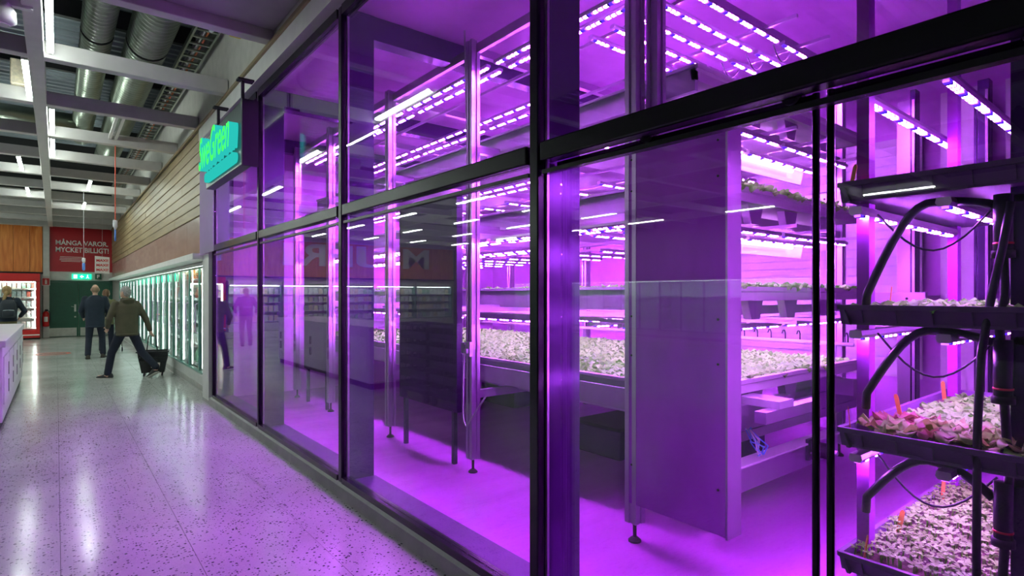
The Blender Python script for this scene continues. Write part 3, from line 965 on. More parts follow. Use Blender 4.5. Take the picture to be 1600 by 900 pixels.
for n, zt in enumerate(TRAY_Z):
    t = empty('seed_tray', (TX0, TY0, zt), label='dark %s tray of the trolley, %s' % (['bottom', 'second lowest', 'second highest', 'top'][n], ['full of tiny seedlings', 'with red and green lettuce', 'with low pale greens', 'at head height, seen from below'][n]), cat='tray', group='trolley trays')
    W, D = TX1 - TX0, TY1 - TY0
    obj('tray_base', MB().box(0.02, W - 0.02, 0.02, D - 0.02, -0.075, -0.065), 'tray', t)
    for sgn in (0, 1):
        x0 = 0 if sgn == 0 else W
        dx = 1 if sgn == 0 else -1
        obj('tray_side', MB().prism([(x0, 0.0), (x0 + dx * 0.012, 0.0), (x0 + dx * 0.04, -0.075), (x0 + dx * 0.028, -0.075), (x0 + dx * 0.006, -0.018), (x0 - dx * 0.006, -0.018), (x0 - dx * 0.006, 0.0)], 1, 0, D), 'tray', t)
        y0 = 0 if sgn == 0 else D
        obj('tray_side', MB().prism([(y0, 0.0), (y0 + dx * 0.012, 0.0), (y0 + dx * 0.04, -0.075), (y0 + dx * 0.028, -0.075), (y0 + dx * 0.006, -0.018), (y0 - dx * 0.006, -0.018), (y0 - dx * 0.006, 0.0)], 0, 0, W), 'tray', t)
    for q in range(5):
        yy = 0.08 + q * 0.11
        obj('rib', MB().prism([(-0.004, -0.02), (0.012, -0.02), (0.034, -0.07), (0.018, -0.07)], 1, yy, yy + 0.03), 'tray', t)
    obj('soil', MB().box(0.03, W - 0.03, 0.03, D - 0.03, -0.064, -0.022), 'soil', t)
    for y in (0.875, 0.60):
        zl = zt - 0.115
        if n == 0: continue
        led('x', (2.99, y, zl), 'grow light strip under the %s trolley tray, %s side' % (['', 'second lowest', 'second highest', 'top'][n], 'far' if y > 0.7 else 'near'), 'trolley light strips')
for y in (0.94, 0.655):
    led('x', (3.22, y, 2.42), 'grow light strip above the top trolley tray, %s side' % ('far' if y > 0.7 else 'near'), 'trolley light strips')


def seedling_mesh(seed, L_, W, m, n):
    rnd_ = random.Random(seed)
    mb = MB()
    for k in range(n):
        a = k * 2 * PI / n + rnd_.uniform(-.3, .3)
        leaf_mesh(mb, leaf_pts(L_ * rnd_.uniform(.8, 1.2), W, 0.7, 0.05, rnd_), Matrix.Translation((0, 0, 0.03)) @ Matrix.Rotation(a, 4, 'Z') @ Matrix.Rotation(0.25, 4, 'Y'))
    mb.cyl((0, 0, 0), (0, 0, 0.034), 0.003, n=5)
    me = mb.mesh('seedling', True)
    me.materials.append(M[m])
    return me


SD = [seedling_mesh(40 + q, 0.026, 0.021, 'seedling', 4) for q in range(4)]
mb_s = MB()
sp_ = []
y = TY0 + 0.05
while y < TY1 - 0.04:
    x = TX0 + 0.05
    while x < TX1 - 0.04:
        sp_.append((x + rnd.uniform(-.012, .012), y + rnd.uniform(-.012, .012)))
        x += 0.036
    y += 0.036
sp_.sort(key=lambda p: p[0] ** 2 + p[1] ** 2 - (6 if p[1] < 0.36 else 0) * 0)
vis = [p for p in sp_ if p[1] / p[0] > 0.17]
hid = [p for p in sp_ if p[1] / p[0] <= 0.17]
for i, (x, y) in enumerate(vis):
    sc = rnd.uniform(0.8, 1.35)
    if i < 300:
        o = obj('seedling', SD[i % 4], None, None, (x, y, TRAY_Z[0] - 0.022), (rnd.uniform(-.2, .2), rnd.uniform(-.2, .2), rnd.uniform(0, 6)), label='tiny leafy seedling in the bottom tray of the trolley', cat='seedling', group='seedlings in the bottom tray')
        o.scale = (sc, sc, sc)
    else:
        hid.append((x, y))
for i, (x, y) in enumerate(hid):
    mt = Matrix.Translation((x, y, TRAY_Z[0] - 0.022)) @ Matrix.Rotation(rnd.uniform(0, 6.28), 4, 'Z') @ Matrix.Scale(rnd.uniform(.8, 1.3), 4)
    src = SD[i % 4]
    mb_s.add([mt @ v.co for v in src.vertices], [tuple(p.vertices) for p in src.polygons])
obj('seedling_carpet', mb_s, 'seedling', smooth=True, kind='stuff', label='carpet of tiny seedlings at the back of the bottom tray', cat='seedling')

# third tier: red and green lettuce with separate leaves
rl = random.Random(11)
LF = []
for q in range(6):
    mb = MB()
    leaf_mesh(mb, leaf_pts(0.10, 0.075, 0.9, 0.10, rl), Matrix.Identity(4))
    me = mb.mesh('leaf', True)
    LF.append(me)
LFM = {}
for nm in ('lettuce_mix', 'lettuce_red', 'lettuce'):
    LFM[nm] = []
    for me in LF:
        c = me.copy()
        c.materials.append(M[nm])
        LFM[nm].append(c)


def leafy(loc, nleaf, kind, sc, label, group):
    p = empty('lettuce_plant', loc, rl.uniform(0, 6.28), label=label, cat='lettuce', group=group)
    p.scale = (sc, sc, sc)
    for k in range(nleaf):
        inner = k / nleaf
        obj('leaf', LFM[kind][rl.randrange(6)], None, p, (0, 0, 0), (rl.uniform(-.25, .25), -0.45 * inner + 0.35 + rl.uniform(-.2, .2), k * 2.4 + rl.uniform(-.3, .3)))
    return p


y = TY0 + 0.07
row = 0
while y < TY1 - 0.05:
    x = TX0 + 0.07
    k = 0
    while x < TX1 - 0.06:
        near = k < 3
        kind = ('lettuce_red' if rl.random() < 0.16 else 'lettuce_mix') if near else 'lettuce'
        jx, jy = x + rl.uniform(-.015, .015), y + rl.uniform(-.015, .015)
        if near:
            leafy((jx + 0.02, jy, TRAY_Z[1] - 0.010), 8, kind, rl.uniform(1.0, 1.3), 'dark red leafed lettuce plant at the front of the second lowest tray' if kind == 'lettuce_red' else 'reddish green lettuce plant at the front of the second lowest tray', 'front lettuces of the second lowest tray')
        else:
            lettuce(PL[rl.randrange(5)], (jx, jy, TRAY_Z[1] - 0.025), 0.62 * rl.uniform(.8, 1.15), 'pale green lettuce at the back of the second lowest tray', 'rear lettuces of the second lowest tray')
        x += 0.082 if near else 0.10
        k += 1
    y += 0.085
    row += 1
# second highest tray: low pale greens along its edge
for k in range(60):
    lettuce(PL[k % 5], (TX0 + 0.10 + (k // 6) * 0.13 + rl.uniform(-.02, .02), TY0 + 0.06 + (k % 6) * 0.095, TRAY_Z[2] - 0.021), 0.85 * rl.uniform(.8, 1.2), 'low pale green plant in the second highest trolley tray', 'greens in the second highest tray')

# orange plant markers
for q, (x, y, zt, lab) in enumerate(((2.42, 0.865, 0, 'orange marker stick at the front corner of the bottom tray'), (2.80, 0.87, 0, 'orange marker stick midway along the bottom tray'), (3.42, 0.87, 0, 'orange marker stick at the back of the bottom tray'),
                                     (2.40, 0.90, 1, 'orange marker stick at the corner of the second lowest tray'), (2.88, 0.88, 1, 'orange marker stick among the lettuce of the second lowest tray'), (3.5, 0.88, 1, 'orange marker stick at the back of the second lowest tray'),
                                     (2.75, 0.885, 2, 'orange marker stick in the second highest tray'), (2.41, 0.91, 3, 'orange marker stick at the top tray corner'))):
    obj('plant_marker', MB().prism([(-0.009, 0.0), (0.009, 0.0), (0.009, 0.105), (0.004, 0.115), (-0.004, 0.115), (-0.009, 0.105)], 1, -0.0015, 0.0015), 'stick', None, (x, y, TRAY_Z[zt] - 0.04), (0.1, -0.15, 0.5 + q), label=lab, cat='marker', group='orange plant markers')

# black supply hoses arching between the uprights and thin wires
HX = 2.44
for n, (za, zm, zb, lab) in enumerate(((1.60, 1.93, 1.90, 'top'), (1.22, 1.47, 1.44, 'middle'), (0.82, 1.00, 0.92, 'lowest'))):
    pts = []
    for k in range(15):
        t = k / 14
        yy = 0.86 - 0.38 * t
        zz = za + (zm - za) * math.sin(PI * 0.5 * min(1, t * 1.9)) if t < 0.53 else zm + (zb - zm) * ((t - 0.53) / 0.47) ** 2
        pts.append((HX + 0.02 * math.sin(PI * t), yy + 0.02 * (1 - t) * 0, zz))
    pts.insert(0, (HX + 0.01, 0.867, za - 0.06))
    obj('supply_hose', MB().tube(pts, 0.0155, 10), 'hose', smooth=True, label='thick black hose arching across the trolley, %s of three' % lab, cat='hose', group='trolley hoses')
    w = [(HX + 0.05, 0.84 - 0.36 * k / 12, zm - 0.02 - 0.15 * math.sin(PI * k / 12)) for k in range(13)]
    obj('thin_wire', MB().tube(w, 0.004, 6), 'hose', smooth=True, label='thin wire sagging under the %s black hose' % lab, cat='wire', group='trolley wires')
for n, (zz, lab) in enumerate(((1.88, 'upper'), (1.40, 'middle'), (0.93, 'lower'))):
    cn = empty('hose_connector', (HX, 0.455, zz - 0.06), label='dark hose connector on the near upright, %s one' % lab, cat='connector', group='hose connectors')
    obj('sleeve', MB().cyl((0, 0, -0.08), (0, 0, 0.11), 0.026, n=14), 'hose', cn, smooth=True)
    obj('collar', MB().cyl((0, 0, -0.10), (0, 0, -0.075), 0.032, n=14), 'matblack', cn, smooth=True)
    obj('red_ring', MB().cyl((0.0, 0, -0.055), (0.0, 0, -0.048), 0.0275, n=14), 'redplastic', cn, smooth=True)
pts = [(HX - 0.03, 0.43, 1.90), (HX - 0.04, 0.45, 1.75), (HX - 0.05, 0.475, 1.60), (HX - 0.06, 0.50, 1.40), (HX - 0.06, 0.51, 1.15), (HX - 0.06, 0.512, 0.8), (HX - 0.06, 0.512, 0.4), (HX - 0.06, 0.51, 0.02)]
obj('drop_hose', MB().tube(pts, 0.0125, 10), 'hose', smooth=True, label='black hose hanging straight down before the trolley trays', cat='hose')
pts = [(HX, 0.455, 1.74), (HX, 0.45, 1.6), (HX, 0.465, 1.5), (HX, 0.455, 1.3), (HX, 0.44, 1.0), (HX, 0.46, 0.6), (HX, 0.45, 0.1)]
obj('drop_hose', MB().tube(pts, 0.0135, 10), 'hose', smooth=True, label='black hose running down the near trolley upright', cat='hose')

# ================================================================ THE HALL
# ---- fluorescent tubes
TH = MB().prism([(-0.012, 0.0), (0.012, 0.0), (0.012, 0.06), (-0.012, 0.06)], 1, -0.89, 0.89).mesh('tube_housing'); TH.materials.append(M['white'])
TT = MB().prism([(-0.024, -0.026), (0.024, -0.026), (0.028, -0.001), (-0.028, -0.001)], 1, -0.76, 0.76).mesh('tube_lamp'); TT.materials.append(M['tube'])
TE = MB().box(-0.03, 0.03, -0.79, -0.77, -0.03, 0.06).mesh('tube_end'); TE.materials.append(M['white'])


def tube(x, y, z, label, group):
    r = empty('tube_light', (x, y, z), label=label, cat='tube light', group=group)
    obj('housing', TH, None, r)
    obj('lamp', TT, None, r)
    obj('end_cap', TE, None, r)
    return r


for x, y, lab in ((-0.05, 6.94, 'nearest fluorescent tube, right beside the lengthwise ceiling beam'), (-0.27, 8.86, 'fluorescent tube left of the lengthwise beam, second from the viewer'),
                  (-0.05, 10.78, 'third fluorescent tube, right of the lengthwise beam'), (-0.05, 12.7, 'fourth fluorescent tube, right of the lengthwise beam'), (-0.55, 14.62, 'short looking fluorescent tube left of the beam, fifth in depth'),
                  (0.60, 16.54, 'nearer of two fluorescent tubes between beam and timber wall'), (-0.55, 18.46, 'farthest fluorescent tube left of the lengthwise beam'), (0.62, 20.38, 'farther of two fluorescent tubes between beam and timber wall')):
    tube(x, y, 4.16, lab, 'fluorescent tubes over the aisle')
for x in (-2.9, -5.2, -7.6, -10.0, -12.4):
    for y in (1.18, 5.02, 8.86, 12.70, 16.54, 20.38, 24.22):
        if y < 9 and x > -11: continue
        tube(x, y, 4.16, 'fluorescent tube over the dairy side of the hall, mirrored in the glass', 'fluorescent tubes over the dairy side')

# ---- ducts, cable ladder, cables
def duct(name, x, z, r, y0, y1, label):
    mb = MB()
    rings = []
    y = y0
    while y < y1:
        for yy, rr in ((y, r), (y + 0.07, r), (y + 0.08, r + 0.016), (y + 0.10, r + 0.016), (y + 0.11, r)):
            rings.append([(x + rr * math.cos(a * PI / 12), yy, z + rr * math.sin(a * PI / 12)) for a in range(24)])
        y += 0.115
    mb.loft(rings)
    d = empty(name, (0, 0, 0), label=label, cat='duct', group='ventilation ducts')
    obj('spiral_pipe', mb, 'galv', d, smooth=True)
    for yy in (y0 + 2.0, y0 + 5.0, y1 - 0.8):
        obj('hanger_strap', MB().loft([[(x + rr * math.cos(a * PI / 12), yc, z + rr * math.sin(a * PI / 12)) for a in range(24)] for rr, yc in ((r + 0.014, yy), (r + 0.018, yy + 0.005), (r + 0.018, yy + 0.035), (r + 0.014, yy + 0.04))]), 'matblack', d)
        obj('hanger_rod', MB().cyl((x, yy + .02, z + r), (x, yy + .02, 6.05), 0.008, n=6), 'matblack', d)
    return d


duct('air_duct', 0.42, 5.05, 0.165, 7.2, 15.5, 'thinner round spiral duct above the aisle, left of two')
duct('air_duct', 0.98, 5.05, 0.235, 7.2, 17.4, 'thicker round spiral duct above the aisle, right of two')
ds = empty('air_duct', (0, 0, 0), label='short horizontal duct branch crossing the aisle ceiling', cat='duct')
obj('spiral_pipe', MB().cyl((-2.6, 14.2, 5.0), (0.3, 14.2, 5.0), 0.16, n=20), 'galv', ds, smooth=True)
obj('end_cap', MB().cyl((-0.95, 14.2, 5.0), (-0.9, 14.2, 5.0), 0.175, n=20), 'white', ds, smooth=True)
ct = empty('cable_ladder', (0, 0, 0), label='steel cable ladder running along the aisle ceiling by the timber wall', cat='cable tray')
for xx in (1.36, 1.62):
    obj('side_rail', MB().box(xx - 0.012, xx + 0.012, 7.2, 23.0, 4.92, 4.99), 'galv', ct)
RG = MB().box(-0.12, 0.12, -0.02, 0.02, -0.012, 0.012).mesh('rung'); RG.materials.append(M['galv'])
for k in range(62):
    obj('rung', RG, None, ct, (1.49, 7.3 + k * 0.25, 4.94))
for q, xx in enumerate((1.44, 1.48, 1.53)):
    obj('ladder_cable', MB().tube([(xx + 0.01 * math.sin(k), 7.3 + k * 1.2, 4.965 + 0.012 * q) for k in range(13)], 0.014, 6), ['hose', 'greywire', 'cable_orange'][q], smooth=True, label='%s cable lying on the ceiling cable ladder' % ['black', 'white', 'orange red'][q], cat='cable', group='cables on the ladder')
for q in range(3):
    obj('pipe_stub', MB().cyl((0.82 + 0.02 * q, 6.75 + 0.10 * q, 4.70), (1.16 + 0.02 * q, 6.75 + 0.10 * q, 4.70), 0.012, n=8), 'cable_orange', label='orange pipe stub above the nearest cross beam, %s of three' % ['nearest', 'middle', 'farthest'][q], cat='pipe', group='orange pipe stubs')
    obj('cable_tag', MB().box(1.58, 1.70, 7.0 + 0.12 * q, 7.03 + 0.12 * q, 4.62, 4.67), 'cable_yellow', label='yellow cable tag near the fascia, %s of three' % ['nearest', 'middle', 'farthest'][q], cat='cable tag', group='yellow cable tags')
tl = empty('teal_conduit', (1.36, 6.8, 4.5), label='teal ribbed conduit hanging by the first cross beam', cat='conduit')
obj('pipe', MB().cyl((0, 0, 0), (0.02, 0.45, 0.12), 0.02, n=10), 'cable_teal', tl)
obj('drop_wire', MB().cyl((0.01, 0.2, 0.05), (0.01, 0.2, 1.52), 0.005, n=5), 'hose', tl)
for q in range(8):
    obj('rib', MB().cyl((0.0025 * q, 0.055 * q + 0.01, 0.015 * q), (0.0025 * q + .001, 0.055 * q + 0.025, 0.015 * q + .003), 0.026, n=10), 'greywire', tl)
# double light track between the beams
lt = empty('light_track', (0, 0, 0), label='white double light track between two cross beams', cat='light track')
for xx in (0.70, 0.78):
    obj('channel', MB().box(xx - 0.02, xx + 0.02, 9.95, 11.65, 4.2, 4.25), 'white', lt)
for yy in (10.2, 11.4):
    obj('bridge', MB().box(0.68, 0.80, yy, yy + 0.04, 4.25, 4.27), 'white', lt)
# speaker on the lengthwise beam
spk = empty('ceiling_speaker', (-0.36, 6.55, 3.92), label='white speaker hanging at the beam in the upper left corner', cat='speaker')
obj('shell', MB().loft([[(r * math.cos(a * PI / 10), r * math.sin(a * PI / 10), z) for a in range(20)] for r, z in ((0.055, 0.0), (0.095, 0.03), (0.09, 0.12), (0.05, 0.19))]), 'white', spk, smooth=True)
obj('mount', MB().box(-0.015, 0.20, -0.03, 0.03, 0.17, 0.23), 'white', spk)
obj('grille', MB().cyl((0, 0, -0.006), (0, 0, 0.0), 0.05, n=20), 'frame_grey', spk)
bx = empty('junction_box', (-0.40, 9.75, 4.3), label='small yellowish junction box behind the lengthwise beam', cat='box')
obj('case', MB().box(-0.06, 0.10, -0.1, 0.1, 0, 0.32), 'pk_cream', bx, bevel=0.01)
obj('lid', MB().box(-0.064, -0.06, -0.08, 0.08, 0.03, 0.29), 'offwhite', bx)

# ---- neon sign of the farm
sg = empty('neon_sign', (1.50, 7.27, 2.95), label='black hanging sign box with glowing green script lettering', cat='sign')
obj('box', MB().box(0.0, 0.11, -0.90, 0.90, 0.0, 0.66), 'signbox', sg, bevel=0.006)
obj('end_plate', MB().box(0.0, 0.16, -0.93, -0.905, -0.01, 0.68), 'matblack', sg)
me = fit(text_mesh('SweGreen', 0.5, extrude=0.045, shear=0.3, offset=0.004), w=1.62, h=0.40)
me.materials.append(M['neon']); me.materials.append(M['neon_teal'])
for p in me.polygons:
    p.material_index = 0 if p.normal.z > 0.7 else 1
obj('lettering', me, None, sg, (-0.047, 0.84, 0.20), ROT_FACE_NEG_X)
mb = MB()
pts = [(0.06 * math.cos(a) + (0.70 if math.cos(a) > 0 else -0.70), 0.055 * math.sin(a)) for a in [PI * 2 * k / 20 for k in range(20)]]
mb.prism(pts, 0, -0.045, 0.0)
obj('tagline_bar', mb, 'neon_teal', sg, (0, 0, 0.105))
for yy in (-0.72, 0.45):
    b = obj('hanger', MB().box(0.04, 0.07, yy - 0.015, yy + 0.015, 0.66, 0.93), 'matblack', sg)
    obj('hanger_plate', MB().box(0.0, 0.16, yy - 0.05, yy + 0.05, 0.93, 0.95), 'matblack', b)

# ---- row of wall coolers
def bag_mesh(w, d, h, seed):
    r = random.Random(seed)
    rings = []
    for z, sx, sy in ((0, 0.85, 0.8), (0.15, 1.0, 1.0), (0.5, 0.95, 0.9), (0.85, 0.9, 0.45), (1.0, 0.92, 0.08)):
        rings.append([(w / 2 * sx * c + r.uniform(-.008, .008), d / 2 * sy * s + r.uniform(-.006, .006), z * h) for c, s in ((1, .7), (.6, 1), (-.6, 1), (-1, .7), (-1, -.7), (-.6, -1), (.6, -1), (1, -.7))])
    return MB().loft(rings)


PACKS = []
for q, (w, d, h, m) in enumerate(((0.22, 0.12, 0.26, 'pk_white'), (0.20, 0.12, 0.24, 'pk_white'), (0.21, 0.14, 0.22, 'pk_blue'), (0.22, 0.12, 0.25, 'pk_green'), (0.20, 0.14, 0.20, 'pk_grey'), (0.21, 0.12, 0.24, 'pk_red'))):
    me = bag_mesh(w, d, h, q).mesh('package', True)
    me.materials.append(M[m])
    PACKS.append((me, m.split('_')[1]))
CX0 = 1.85
CY0 = 9.77
DW = 0.90
SH = [0.36, 0.74, 1.12, 1.52]
cool = {}


def make_cooler(label, group):
    c = empty('upright_cooler', (0, 0, 0), label=label, cat='cooler', group=group)
    L_ = DW * 3
    obj('plinth', MB().box(0.0, 0.75, 0, L_, 0, 0.24), 'frame_grey', c)
    obj('kick_rail', MB().box(-0.015, 0.0, 0, L_, 0.04, 0.13), 'kerb', c)
    obj('base', MB().box(-0.01, 0.80, 0, L_, 0.24, 0.29), 'frame_grey', c)
    obj('back_liner', MB().box(0.68, 0.74, 0, L_, 0.29, 2.08), 'cooler_in', c)
    obj('canopy', MB().box(-0.01, 0.80, 0, L_, 2.07, 2.12), 'frame_grey', c)
    for yy in (0.0, L_ - 0.02):
        obj('side_wall', MB().box(0.03, 0.70, yy, yy + 0.02, 0.29, 2.07), 'cooler_in', c)
    obj('lamp', MB().box(0.05, 0.08, 0.05, L_ - 0.05, 2.045, 2.065), 'cooler_led', c)  # extra lamp added under the canopy to brighten the packages
    for z in SH:
        s = obj('shelf', MB().box(0.12, 0.68, 0.02, L_ - 0.02, z - 0.02, z), 'cooler_in', c)
        obj('price_rail', MB().box(0.105, 0.12, 0.02, L_ - 0.02, z - 0.03, z + 0.015), 'plastic_white', s)
    for k in range(3):
        d = empty('door', (0, k * DW, 0), parent=c)
        fr = MB()
        fr.box(0, 0.03, 0.005, 0.03, 0.30, 2.06)
        fr.box(0, 0.03, DW - 0.03, DW - 0.005, 0.30, 2.06)
        fr.box(0, 0.03, 0.03, DW - 0.03, 0.30, 0.33)
        fr.box(0, 0.03, 0.03, DW - 0.03, 2.03, 2.06)
        obj('frame', fr, 'greenframe', d)
        obj('pane', MB().box(0.011, 0.019, 0.03, DW - 0.03, 0.33, 2.03), 'coolglass', d)
        obj('handle', MB().tube([(0, 0.055, 0.95), (-0.04, 0.055, 0.97), (-0.04, 0.055, 1.43), (0, 0.055, 1.45)], 0.009, 6), 'alu', d)
        obj('light_strip', MB().box(0.05, 0.062, DW - 0.028, DW - 0.016, 0.36, 2.0), 'cooler_led', c, (0, k * DW, 0))
    return c


cw = ['nearest the shop front', 'second from the shop front', 'third from the shop front', 'fourth from the shop front', 'fifth from the shop front', 'farthest along the timber wall']
base_c = None
for n in range(6):
    lab = 'white lit glass door cooler under the timber wall, %s' % cw[n]
    if base_c is None:
        base_c = make_cooler(lab, 'coolers along the timber wall')
        c = base_c
    else:
        c = copy_tree(base_c)
        c['label'] = lab
    c.location = (CX0, CY0 + n * DW * 3, 0)
rp = random.Random(5)
for n in range(18):
    for s, z in enumerate(SH):
        for q in range(3):
            if n > 11 and q == 1: continue
            me, cl = PACKS[rp.choice((0, 0, 1, 1, 2, 3, 4, 4, 5) if z > 0.6 else (0, 2, 3, 3, 4, 5))]
            o = obj('food_package', me, None, None, (CX0 + 0.20 + rp.uniform(-.03, .05), CY0 + n * DW + 0.17 + q * 0.275 + rp.uniform(-.02, .02), z + 0.001), (0, 0, PI / 2 + rp.uniform(-.25, .25)),
                    label='%s plastic food pack on shelf %s of the wall coolers' % (cl, ['one at the bottom', 'two', 'three', 'four at the top'][s]), cat='food package', group='packs in the wall coolers, shelf %s' % ['one', 'two', 'three', 'four'][s])
for n in range(4):
    for q in range(2):
        b = empty('orange_carton', (CX0 + 0.16, CY0 + n * DW + 0.25 + q * 0.4, 1.88), label='orange carton at the top of the cooler, %s pair from the shop front, %s one' % (['first', 'second', 'third', 'fourth'][n], ['near', 'far'][q]), cat='carton', group='orange cartons')
        obj('case', MB().box(-0.07, 0.07, -0.16, 0.16, 0, 0.16), 'cardboard', b)
        obj('flap', MB().box(-0.075, -0.07, -0.15, 0.15, 0.10, 0.165), 'pk_cream', b)
        obj('carton_shelf', MB().box(-0.08, 0.3, -0.20, 0.20, -0.02, -0.001), 'cooler_in', b)
for n in range(3, 11):
    bd = empty('round_badge', (CX0 - 0.012, CY0 + n * DW + 0.45, 1.94), label='glowing green round badge over a cooler door, %s in the row' % ['first', 'second', 'third', 'fourth', 'fifth', 'sixth', 'seventh', 'eighth'][n - 3], cat='badge', group='green cooler badges')
    obj('disc', MB().cyl((-0.004, 0, 0), (0.010, 0, 0), 0.085, n=20), 'badge', bd)
    obj('rim', MB().loft([[(xx, rr * math.cos(a * PI / 12), rr * math.sin(a * PI / 12)) for a in range(24)] for xx, rr in ((-0.006, 0.085), (-0.006, 0.093), (0.010, 0.093), (0.010, 0.0851))], cap=False), 'plastic_white', bd)
# coolers across the hall, seen mirrored in the glass
for n in range(5):
    c = copy_tree(base_c)
    c.location = (LEFTX + 0.82, 10.0 + n * DW * 3, 0)
    c.rotation_euler = (0, 0, PI)
    c['label'] = 'glass door cooler on the far side of the hall, mirrored in the shop front, %s' % ['first', 'second', 'third', 'fourth', 'fifth'][n]
    c['group'] = 'coolers across the hall'

# ---- end wall: red sign, doors, cooler, small signs
rs = empty('red_sign', (-0.19, ENDY - 0.03, 2.46), label='large dark red board with white capital lettering over the green doors', cat='sign')
obj('board', MB().box(0, 1.94, 0.0, 0.028, 0, 1.70), 'red', rs)
me = fit(text_mesh('MÅNGA VAROR.', 0.2, extrude=0.005, offset=0.004), w=1.60, h=0.235)
obj('lettering', me, 'signwhite', rs, (0.17, -0.006, 1.00), ROT_FACE_NEG_Y)
me = fit(text_mesh('MYCKET BILLIGT!', 0.2, extrude=0.005, offset=0.004), w=1.62, h=0.195)
obj('lettering', me, 'signwhite', rs, (0.17, -0.006, 0.73), ROT_FACE_NEG_Y)
for q, (x0, x1) in enumerate(((0.30, 0.98), (0.29, 1.02), (0.28, 0.98), (0.33, 0.92))):
    obj('small_print_line', MB().box(x0, x1, -0.004, 0.0, 0.545 - q * 0.055, 0.563 - q * 0.055), 'signwhite', rs)

fl_ = empty('paper_flag', (0.99, 23.26, 2.32), label='white hanging paper flag with three red lines of text before the red board', cat='flag')
mb = MB()
prof = [(0.0, 0.55), (-0.03, 0.40), (0.0, 0.25), (0.03, 0.10), (0.02, 0.0)]
mb.loft([[(0.0, y, z), (0.40, y + 0.02, z - 0.03), (0.40, y + 0.028, z - 0.03), (0.0, y + 0.008, z)] for y, z in prof])
obj('sheet', mb, 'signwhite', fl_)
for q in range(3):
    me = fit(text_mesh('MAXI!', 0.1, extrude=0.004, offset=0.003), w=0.32, h=0.085)
    obj('lettering', me, 'redmetal', fl_, (0.04, -0.045, 0.36 - q * 0.155), ROT_FACE_NEG_Y)
obj('cord', MB().cyl((0.2, 0, 0.53), (0.2, 0, 1.81), 0.003, n=5), 'greywire', fl_)

dr = empty('door_3', (0.66, ENDY - 0.03, 0), kind='structure', label='green double doors with steel kick plates')
obj('frame', MB().box(-1.06, -0.98, -0.03, 0.03, 0, 2.12), 'greendoor', dr)
obj('frame', MB().box(0.98, 1.06, -0.03, 0.03, 0, 2.12), 'greendoor', dr)
obj('frame', MB().box(-0.98, 0.98, -0.03, 0.03, 2.06, 2.12), 'greendoor', dr)
for sgn in (-1, 1):
    a, b = (-0.975, -0.006) if sgn < 0 else (0.006, 0.975)
    lf = obj('leaf', MB().box(a, b, -0.015, 0.025, 0.01, 2.055), 'greendoor', dr)
    obj('kick_plate', MB().box(a + 0.03, b - 0.03, -0.02, -0.015, 0.03, 0.34), 'steel', lf)
    hx = -0.10 if sgn < 0 else 0.10
    hp = MB().box(hx - 0.03, hx + 0.03, -0.022, -0.015, 0.95, 1.22)
    hp.tube([(hx, -0.02, 1.12), (hx, -0.06, 1.12), (hx + sgn * 0.12, -0.06, 1.15)], 0.010, 6)
    obj('lever_handle', hp, 'steel', lf)
    obj('lock_rose', MB().cyl((hx, -0.022, 0.75), (hx, -0.014, 0.75), 0.03, n=14), 'steel', lf)
    obj('seam_strip', MB().box((-0.006 - 0.05) if sgn < 0 else 0.006, -0.006 if sgn < 0 else 0.056, -0.024, -0.015, 0.02, 2.05), 'darkgreen', lf)
obj('door_notice', MB().box(0.13, 0.22, -0.02, -0.0155, 1.32, 1.44), 'signwhite', dr)

ex = empty('exit_sign', (0.46, ENDY - 0.06, 2.18), label='lit green emergency exit sign with running figure above the doors', cat='sign')
obj('case', MB().box(0, 0.60, 0, 0.05, 0, 0.20), 'exit', ex, bevel=0.004)
mb = MB()
mb.box(0.05, 0.16, -0.006, 0.0, 0.03, 0.17)
obj('door_pictogram', mb, 'exit_white', ex)
mb = MB()
mb.prism([(0.24, 0.10), (0.31, 0.165), (0.31, 0.12), (0.36, 0.12), (0.36, 0.08), (0.31, 0.08), (0.31, 0.035)], 1, -0.006, 0.0)
obj('arrow', mb, 'exit_white', ex)
mb = MB()
mb.cyl((0.48, -0.006, 0.155), (0.48, 0, 0.155), 0.016, n=10)
mb.prism([(0.455, 0.14), (0.50, 0.13), (0.49, 0.08), (0.53, 0.04), (0.515, 0.028), (0.475, 0.07), (0.44, 0.03), (0.425, 0.04), (0.462, 0.09)], 1, -0.006, 0.0)
obj('running_figure', mb, 'exit_white', ex)
fs = empty('letter_sign', (1.17, ENDY - 0.045, 2.18), label='small dark green square sign with a white letter F', cat='sign')
obj('plate', MB().box(0, 0.20, 0, 0.02, 0, 0.22), 'darkgreen', fs)
me = fit(text_mesh('F', 0.1, extrude=0.003, offset=0.004), w=0.085, h=0.13)
obj('lettering', me, 'signwhite', fs, (0.06, -0.004, 0.045), ROT_FACE_NEG_Y)

fe = empty('fire_extinguisher', (-0.30, ENDY - 0.26, 0.42), label='red fire extinguisher hanging beside the green doors', cat='extinguisher')
obj('cylinder', MB().loft([[(r * math.cos(a * PI / 10), r * math.sin(a * PI / 10), z) for a in range(20)] for r, z in ((0.08, 0), (0.098, 0.02), (0.098, 0.46), (0.07, 0.53), (0.03, 0.56))]), 'redmetal', fe, smooth=True)
obj('label_plate', MB().loft([[(0.0995 * math.cos(a), 0.0995 * math.sin(a), z) for a in [-PI / 2 - 0.6 + 1.2 * k / 8 for k in range(9)]] + [] for z in (0.18, 0.36)], cap=False), 'signwhite', fe)
obj('valve', MB().box(-0.03, 0.06, -0.02, 0.02, 0.56, 0.63), 'matblack', fe)
obj('hose', MB().tube([(0.05, 0, 0.60), (0.12, -0.02, 0.52), (0.13, -0.02, 0.30), (0.11, -0.03, 0.15)], 0.012, 6), 'hose', fe, smooth=True)
obj('wall_bracket', MB().box(-0.03, 0.03, 0.09, 0.12, 0.1, 0.5), 'steel', fe)
